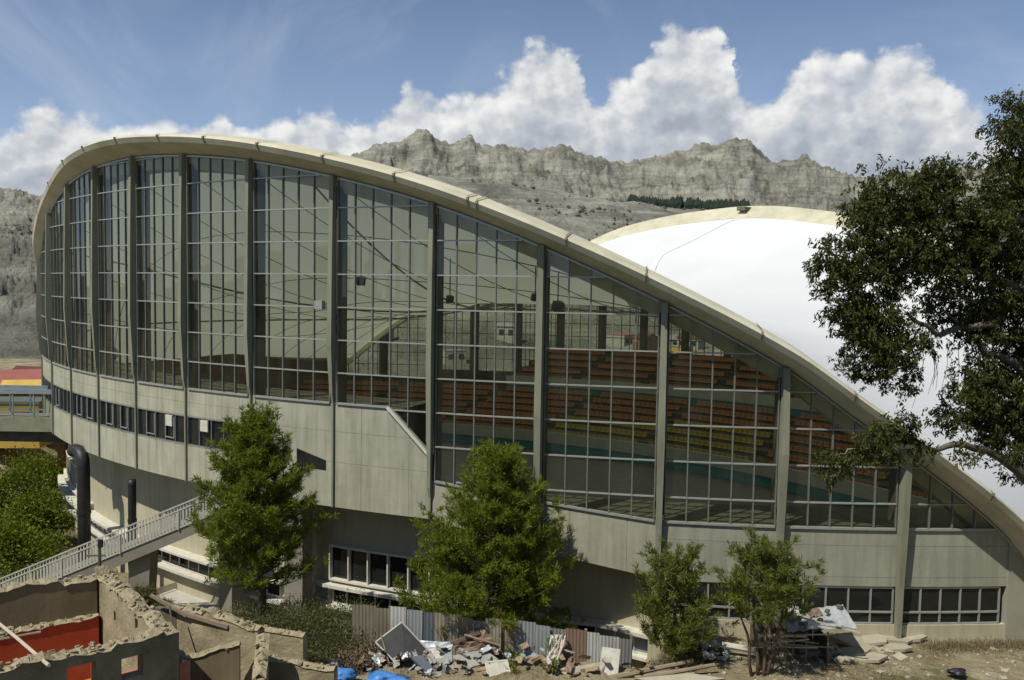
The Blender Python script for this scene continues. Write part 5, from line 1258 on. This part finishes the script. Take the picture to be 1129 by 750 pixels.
b = MB(); b.box(((pf[0]+pf[3])/2, 45.1, (gzs+z_hi)/2-.1), (pf[3]-pf[0], .06, z_hi-gzs-.1)); b.build('rear_wall', M['joint'], SH)
for x in (pf[0]-.05, pf[3]+.05):
    b = MB(); b.box((x, 43.95, gzs+.6), (.05, 2.1, 1.3)); b.build('side_wall', M['joint'], SH)
def rsheet(pts, mat, cr_, nm='roof_sheet', corr=.02):
    o = sheet(pts, mat, nm, 'x', 'x', None, cr_, 12, .01, corr)
    for k in ('label','category'): del o[k]
    o.parent = SH; o.matrix_parent_inverse = Matrix.Translation(SH.location).inverted(); return o
rsheet([(890,694,42.5),(945,693,42.5),(929,667,45.2),(893,671,45.2)], M['zinc'], .02)
rsheet([(868,697,42.6),(910,695,42.4),(901,673,45.0),(866,680,45.1)], M['fblue'], .04)
rsheet([(866,684,43.8),(884,680,44.1),(880,668,45.2),(869,672,45.1)], M['whitep'], .05)
rsheet([(893,680,43.9),(908,679,44.0),(902,670,44.9),(889,672,44.8)], M['frust'], .05)
b = MB(); b.bar(at(872,678,43.3), at(948,698,42.2), .07); b.build('pole', M['woodp'], SH)
b = MB(); b.bar(at(864,712,42.6), at(884,738,42.2), .05); b.build('pole', M['wood'], SH)
for i, (x, y, Y) in enumerate([(893,668,45.0),(912,676,44.1),(926,671,44.7),(884,690,43),(904,686,43.3)]):
    b = MB(); b.box(at(x,y,Y)+Vector((0,0,.1)), (.32,.2,.14), rz=i); b.build('stone', M['joint'], SH)
# broken concrete and stones
rs = np.random.RandomState(4)
sl_ = [(945,712,2.6,'leaning flat'),(962,708,2.0,'pale'),(985,706,2.6,'wide pale'),(940,722,2.0,'sloping'),(958,728,1.8,'low'),(930,731,1.0,'small'),(990,718,1.6,'tilted'),(1008,706,1.4,'thin')]
wh = ['right beside the shack','behind the sloping one by the shack','at the foot of the arena plinth','touching the shack corner','nearest the bottom edge by the shack','in front of the shack corner','in the middle of the heap below the plinth','at the right end of the heap below the plinth']
for i, (px, py, s, ad) in enumerate(sl_):
    p = onz(px, py, -18.75); p.z = gz(p.x, p.y)+.06; b = MB(); n = 6; k = [Vector((math.cos(2*PI*j/n+i)*s*.5*rs.uniform(.7,1.1), math.sin(2*PI*j/n+i)*s*.36*rs.uniform(.7,1.1), 0)) for j in range(n)]
    Mx = Matrix.Rotation(rs.uniform(-.22,.1),3,'X') @ Matrix.Rotation(rs.uniform(-.2,.2),3,'Y'); t0_ = [p+Mx @ v for v in k]; t1_ = [v+Vector((0,0,.16)) for v in t0_]
    b.grid([t0_, t1_], True); b.face(t1_); b.face(t0_[::-1]); tag(b.build('broken_slab', M['slab']), f'{ad} slab of broken concrete {wh[i]}', 'slab', 'broken concrete slabs')
P_ = []
b = MB()
for _ in range(420):
    x, y = rs.uniform(-2, 27), rs.uniform(39.8, 45.4)
    if math.hypot(x-XC, y-YC) < R+.6: continue
    s = abs(rs.normal())*.05+.03
    if rs.uniform() < .3: x, y, s = 17.5+rs.normal()*1.3, 44.0+rs.normal()*.5, s*1.8
    z = gz(x, y); b.box((x, y, z+s*.2), (s*2, s*1.6, s), M=Matrix.Rotation(rs.uniform(0,3),3,'Z') @ Matrix.Rotation(rs.uniform(-.4,.4),3,'X'))
o = b.build('gravel', M['slab']); o['kind'] = 'stuff'; o['label'] = 'loose stones and gravel scattered over the dry soil'; o['category'] = 'gravel'
# ================================================================ FAR SIDE: houses on the hill, conifer belt, scrub on the slopes
wl = ['white_wall','brick_wall','grey_wall','tan_wall','yellow_wall']; rl_ = ['grey_roof','maroon_roof','pink_roof','grey_roof']
rs = np.random.RandomState(12); cnt = 0
adj = {'white_wall':'white','brick_wall':'red brick','grey_wall':'grey','tan_wall':'tan','yellow_wall':'yellow'}
hx_all = [(700,290),(712,330),(724,300),(736,345),(748,310),(762,335),(776,300),(790,340),(804,315),(640,300),(655,340),(668,310),(684,350),(620,330),(605,300),(560,350),(540,320),(515,345),(500,310),(470,340),(445,320),(420,350),(405,315),(590,360),(818,330)]
hx = [q for i_, q in enumerate(hx_all) if q[0] > 690 or i_ % 3 == 0]
for i, (px, d) in enumerate(hx):
    x = ray(px, 380)[0]*d; z = mz(x, d); k = wl[i % 5] if px > 660 else wl[[0,2,3,0][i % 4]]
    house((x, d, z), rs.uniform(6,10), rs.uniform(6,9), rs.uniform(4,7), rs.uniform(-.9,.9), M[k], M[rl_[i % 4]], 1.6, f'small {adj[k]} house on the hillside seen through the arena glass', 'houses on the hillside beyond the arena', flat=(i % 2 == 0), win=2, floors=1)
M['conif'] = pm('conifer_belt', (.020,.034,.026), (.035,.05,.035), .2, .95)
b = MB()
for _ in range(1000):
    px = rs.uniform(694, 826); Y = rs.uniform(1015, 1075); x = ray(px, 225)[0]*Y
    if 752 < px < 757 and rs.uniform() < .7: continue
    z = mz(x, Y)-1; h = rs.uniform(10, 19)*(.75 if px < 740 else 1); r = h*.30
    ring = [(x+math.cos(2*PI*k/5)*r*rs.uniform(.7,1.2), Y+math.sin(2*PI*k/5)*r, z) for k in range(5)]
    mid = [(x+math.cos(2*PI*k/5+.5)*r*.8*rs.uniform(.6,1.2), Y+math.sin(2*PI*k/5+.5)*r*.8, z+h*.45) for k in range(5)]
    b.grid([ring, mid, [(x+rs.normal()*.3, Y, z+h)]*5], True)
o = b.build('conifer_wood', M['conif']); o['kind'] = 'stuff'; o['label'] = 'far off belt of dark conifers at the foot of the mountains'; o['category'] = 'wood'
b = MB()
for _ in range(700):
    Y = rs.uniform(560, 1030); px = rs.uniform(520, 960) if rs.uniform() < .8 else rs.uniform(-30, 60); x = ray(px, 240)[0]*Y
    if perlin(np.array([x/60]), np.array([Y/60]))[0] < .02: continue
    z = mz(x, Y); r = rs.uniform(.7, 1.0)+abs(rs.normal())*.9; ring = lambda rr, zz_, ph: [(x+math.cos(2*PI*k/6+ph)*rr*rs.uniform(.7,1.3), Y+math.sin(2*PI*k/6+ph)*rr*rs.uniform(.7,1.3), z+zz_) for k in range(6)]
    b.grid([ring(r*.8,-.5,0), ring(r,r*.5,.3), ring(r*.6,r*1.1,.6), [(x,Y,z+r*1.3)]*6], True)
o = b.build('hillside_scrub', pm('hillside_scrub', (.09,.095,.07), (.15,.15,.11), .1, .95)); o['kind'] = 'stuff'; o['label'] = 'dark scrub dotted over the pale slopes beyond the arena'; o['category'] = 'scrub'
# ================================================================ CAMERA, SKY, SUN
scn = bpy.context.scene
cam = bpy.data.cameras.new('camera'); co = bpy.data.objects.new('camera', cam); C.objects.link(co); scn.camera = co
cam.sensor_width = 36; cam.lens = F_PX*36/PW; cam.clip_end = 20000; cam.clip_start = .1
co.rotation_mode = 'XYZ'
co.matrix_world = Matrix.Rotation(0, 4, 'Z') @ Matrix.Rotation(PI/2-PITCH, 4, 'X') @ Matrix.Rotation(ROLL, 4, 'Z')
AZ, EL = math.radians(47), math.radians(56)      # sun: left of and behind the camera
sd = Vector((-math.sin(AZ)*math.cos(EL), -math.cos(AZ)*math.cos(EL), math.sin(EL)))
sl = bpy.data.lights.new('sun', 'SUN'); sl.energy = 4.3; sl.angle = math.radians(.5); sl.color = (1, .955, .84)
so = bpy.data.objects.new('sun', sl); C.objects.link(so); so.rotation_euler = sd.to_track_quat('Z', 'Y').to_euler()
w = bpy.data.worlds.new('World'); scn.world = w; w.use_nodes = True; nt = w.node_tree; L = nt.links.new
bg = nt.nodes['Background']; sky = N(nt, 'ShaderNodeTexSky', sky_type='NISHITA', sun_disc=False)
sky.sun_elevation = EL; sky.sun_rotation = math.atan2(sd.x, sd.y); sky.altitude = 3400; sky.air_density = 1.0; sky.dust_density = .6; sky.ozone_density = 1.0
SKY_K = 1.0; BG = .115
# cumulus: direction based clouds
tc = N(nt, 'ShaderNodeTexCoord'); sx = N(nt, 'ShaderNodeSeparateXYZ'); L(tc.outputs['Generated'], sx.inputs[0])
def mth(op, a, b_=None, clamp=False):
    n = N(nt, 'ShaderNodeMath', operation=op, use_clamp=clamp)
    for i, v in enumerate((a, b_)):
        if v is None: continue
        if isinstance(v, (int, float)): n.inputs[i].default_value = v
        else: L(v, n.inputs[i])
    return n.outputs[0]
az = mth('ARCTAN2', sx.outputs[0], sx.outputs[1]); el = mth('ARCSINE', sx.outputs[2])
cv_ = N(nt, 'ShaderNodeCombineXYZ'); L(az, cv_.inputs[0]); L(mth('MULTIPLY', el, 1.25), cv_.inputs[1])
def noise(scale, detail=6, rough=.55, off=(0,0,0), dist=0.0):
    mp = N(nt, 'ShaderNodeMapping'); mp.inputs['Location'].default_value = off; L(cv_.outputs[0], mp.inputs[0])
    n = N(nt, 'ShaderNodeTexNoise', i_Scale=scale, i_Detail=detail, i_Roughness=rough, i_Distortion=dist); L(mp.outputs[0], n.inputs['Vector']); return n.outputs['Fac']
def voro(scale, off=(0,0,0)):
    mp = N(nt, 'ShaderNodeMapping'); mp.inputs['Location'].default_value = off; L(cv_.outputs[0], mp.inputs[0])
    n = N(nt, 'ShaderNodeTexVoronoi', feature='F1'); n.inputs['Scale'].default_value = scale; n.inputs['Detail'].default_value = 2; n.inputs['Roughness'].default_value = .5;
    # wobble
    w1 = N(nt, 'ShaderNodeTexNoise', i_Scale=scale*1.5, i_Detail=3); L(mp.outputs[0], w1.inputs['Vector'])
    ad = N(nt, 'ShaderNodeVectorMath', operation='MULTIPLY_ADD'); L(w1.outputs['Color'], ad.inputs[0]); ad.inputs[1].default_value = (.5/scale,)*3; L(mp.outputs[0], ad.inputs[2])
    L(ad.outputs[0], n.inputs['Vector']); return n.outputs['Distance']
TOP = [(-200,150),(0,139),(15,132),(30,126),(45,118),(60,115),(75,119),(90,124),(105,128),(118,136),(135,133),(150,134),(165,131),(180,128),(195,133),(205,143),(222,142),(232,126),(240,120),(250,124),(260,136),(270,146),(285,140),(300,132),(320,128),(338,122),(352,119),(370,121),(385,132),(400,134),(420,124),(440,112),(452,99),(465,100),(480,102),(498,100),(515,97),(530,92),(548,88),(560,76),(575,58),(590,50),(605,48),(622,52),(636,60),(645,88),(655,106),(668,92),(682,80),(690,84),(700,76),(712,60),(728,42),(745,28),(760,24),(775,22),(790,20),(800,30),(806,45),(812,85),(820,105),(835,108),(850,104),(862,92),(870,84),(882,68),(895,60),(910,64),(925,58),(940,54),(955,56),(970,52),(985,52),(1000,55),(1018,60),(1030,72),(1040,82),(1050,104),(1065,115),(1080,128),(1095,145),(1129,160),(1400,150)]
fc = N(nt, 'ShaderNodeFloatCurve'); cm = fc.mapping; c0 = cm.curves[0]
A0_, A1_, E1_ = -.9, .9, .40
azd = mth('ADD', az, mth('MULTIPLY', mth('SUBTRACT', noise(28, 6, .6, (3,1,0)), .5), .045))
L(mth('DIVIDE', mth('SUBTRACT', azd, A0_), A1_-A0_, True), fc.inputs['Value'])
pts = []
for px, py in TOP:
    a, b_ = ray(px, py); pts.append(((math.atan(a)-A0_)/(A1_-A0_), math.atan(b_/math.sqrt(1+a*a))/E1_))
pts = [(0, .42)] + [p for p in pts if 0.01 < p[0] < .99] + [(1, .45)]
while len(c0.points) < len(pts): c0.points.new(.5, .5)
for q, p in zip(c0.points, pts): q.location = p; q.handle_type = 'VECTOR' if False else 'AUTO'
cm.update()
top = mth('MULTIPLY', fc.outputs[0], E1_)
n1 = noise(22, 9, .62); v1 = voro(16); v2 = voro(40, (5,2,0))
edge = mth('ADD', mth('MULTIPLY', mth('SUBTRACT', .45, v1), .022), mth('ADD', mth('MULTIPLY', mth('SUBTRACT', .45, v2), .012), mth('MULTIPLY', mth('SUBTRACT', n1, .5), .035)))
dep = mth('SUBTRACT', mth('ADD', mth('ADD', top, .014), edge), el)          # >0 inside the cloud
den = N(nt, 'ShaderNodeMapRange', interpolation_type='SMOOTHSTEP'); L(dep, den.inputs[0]); den.inputs[1].default_value = -.006; den.inputs[2].default_value = .015
# holes lower down where blue-grey shows
hole = noise(9, 6, .55, (2,8,0)); hr = N(nt, 'ShaderNodeMapRange', interpolation_type='SMOOTHSTEP'); L(hole, hr.inputs[0]); hr.inputs[1].default_value = .28; hr.inputs[2].default_value = .42
dn = mth('MULTIPLY', den.outputs[0], mth('ADD', mth('MULTIPLY', hr.outputs[0], .22), .78))
# shading: relief of the billows towards the sun (upper left) and greyer deep inside
s_a = mth('ADD', mth('MULTIPLY', voro(16), .6), mth('MULTIPLY', voro(40, (5,2,0)), .4)); s_b = mth('ADD', mth('MULTIPLY', voro(16, (-.012,.016,0)), .6), mth('MULTIPLY', voro(40, (5-.010,2+.014,0)), .4))
rel = mth('SUBTRACT', s_b, s_a)
deep = N(nt, 'ShaderNodeMapRange', interpolation_type='SMOOTHSTEP'); L(mth('ADD', dep, mth('MULTIPLY', mth('SUBTRACT', noise(9, 4, .5, (7,3,0)), .5), .16)), deep.inputs[0]); deep.inputs[1].default_value = .015; deep.inputs[2].default_value = .11
br = mth('ADD', mth('SUBTRACT', mth('ADD', .74, mth('MULTIPLY', rel, .45)), mth('MULTIPLY', deep.outputs[0], .27)), mth('MULTIPLY', mth('SUBTRACT', noise(24, 4, .5, (1,1,0)), .5), .09))
cr0 = ramp(nt, [(0, (.26,.30,.37)), (.35, (.38,.42,.49)), (.6, (.56,.59,.63)), (.85, (.86,.86,.85)), (1, (.97,.96,.93))]); L(br, cr0.inputs[0])
cr = N(nt, 'ShaderNodeVectorMath', operation='SCALE'); L(cr0.outputs[0], cr.inputs[0]); cr.inputs['Scale'].default_value = 1/BG
# thin high veils
vl = noise(3.2, 7, .6, (4,4,0), 1.5); mpv = N(nt, 'ShaderNodeMapRange', interpolation_type='SMOOTHSTEP'); L(vl, mpv.inputs[0]); mpv.inputs[1].default_value = .45; mpv.inputs[2].default_value = .8
lowv = N(nt, 'ShaderNodeMapRange', interpolation_type='SMOOTHSTEP'); L(el, lowv.inputs[0]); lowv.inputs[1].default_value = .42; lowv.inputs[2].default_value = .02
veil = mth('ADD', mth('MULTIPLY', mpv.outputs[0], .35), mth('MULTIPLY', lowv.outputs[0], .28), True)
sk = N(nt, 'ShaderNodeVectorMath', operation='SCALE'); L(sky.outputs[0], sk.inputs[0]); sk.inputs['Scale'].default_value = SKY_K
hs = N(nt, 'ShaderNodeHueSaturation'); hs.inputs['Saturation'].default_value = .95; L(sk.outputs[0], hs.inputs['Color'])
mv = N(nt, 'ShaderNodeMix', data_type='RGBA'); L(veil, mv.inputs['Factor']); L(hs.outputs[0], mv.inputs['A']); mv.inputs['B'].default_value = (4.2,4.9,6.0,1)
mc = N(nt, 'ShaderNodeMix', data_type='RGBA'); L(mth('MULTIPLY', dn, .97), mc.inputs['Factor']); L(mv.outputs['Result'], mc.inputs['A']); L(cr.outputs[0], mc.inputs['B'])
bg2 = N(nt, 'ShaderNodeBackground'); L(mc.outputs['Result'], bg2.inputs['Color']); bg2.inputs['Strength'].default_value = BG
L(hs.outputs[0], bg.inputs['Color']); bg.inputs['Strength'].default_value = BG
fa = N(nt, 'ShaderNodeMapRange', interpolation_type='SMOOTHSTEP'); L(mth('ABSOLUTE', az), fa.inputs[0]); fa.inputs[1].default_value = 1.0; fa.inputs[2].default_value = .8
fe = N(nt, 'ShaderNodeMapRange', interpolation_type='SMOOTHSTEP'); L(el, fe.inputs[0]); fe.inputs[1].default_value = .6; fe.inputs[2].default_value = .42
ff = N(nt, 'ShaderNodeMath', operation='MULTIPLY', use_clamp=True); L(fa.outputs[0], ff.inputs[0]); L(fe.outputs[0], ff.inputs[1])
mxw = N(nt, 'ShaderNodeMixShader'); L(ff.outputs[0], mxw.inputs[0]); L(bg.outputs[0], mxw.inputs[1]); L(bg2.outputs[0], mxw.inputs[2]); L(mxw.outputs[0], nt.nodes['World Output'].inputs['Surface'])
vs_ = scn.view_settings; vs_.view_transform = 'Standard'; vs_.look = 'None'; vs_.gamma = 1; vs_.use_curve_mapping = False; vs_.exposure = 0.0
scn.render.engine = 'CYCLES'; cy = scn.cycles; cy.max_bounces = 8; cy.transparent_max_bounces = 16; cy.diffuse_bounces = 4; cy.glossy_bounces = 3; cy.sample_clamp_indirect = 6; cy.caustics_reflective = False; cy.caustics_refractive = False; cy.use_denoising = True
w.cycles.sampling_method = 'MANUAL'; w.cycles.sample_map_resolution = 512
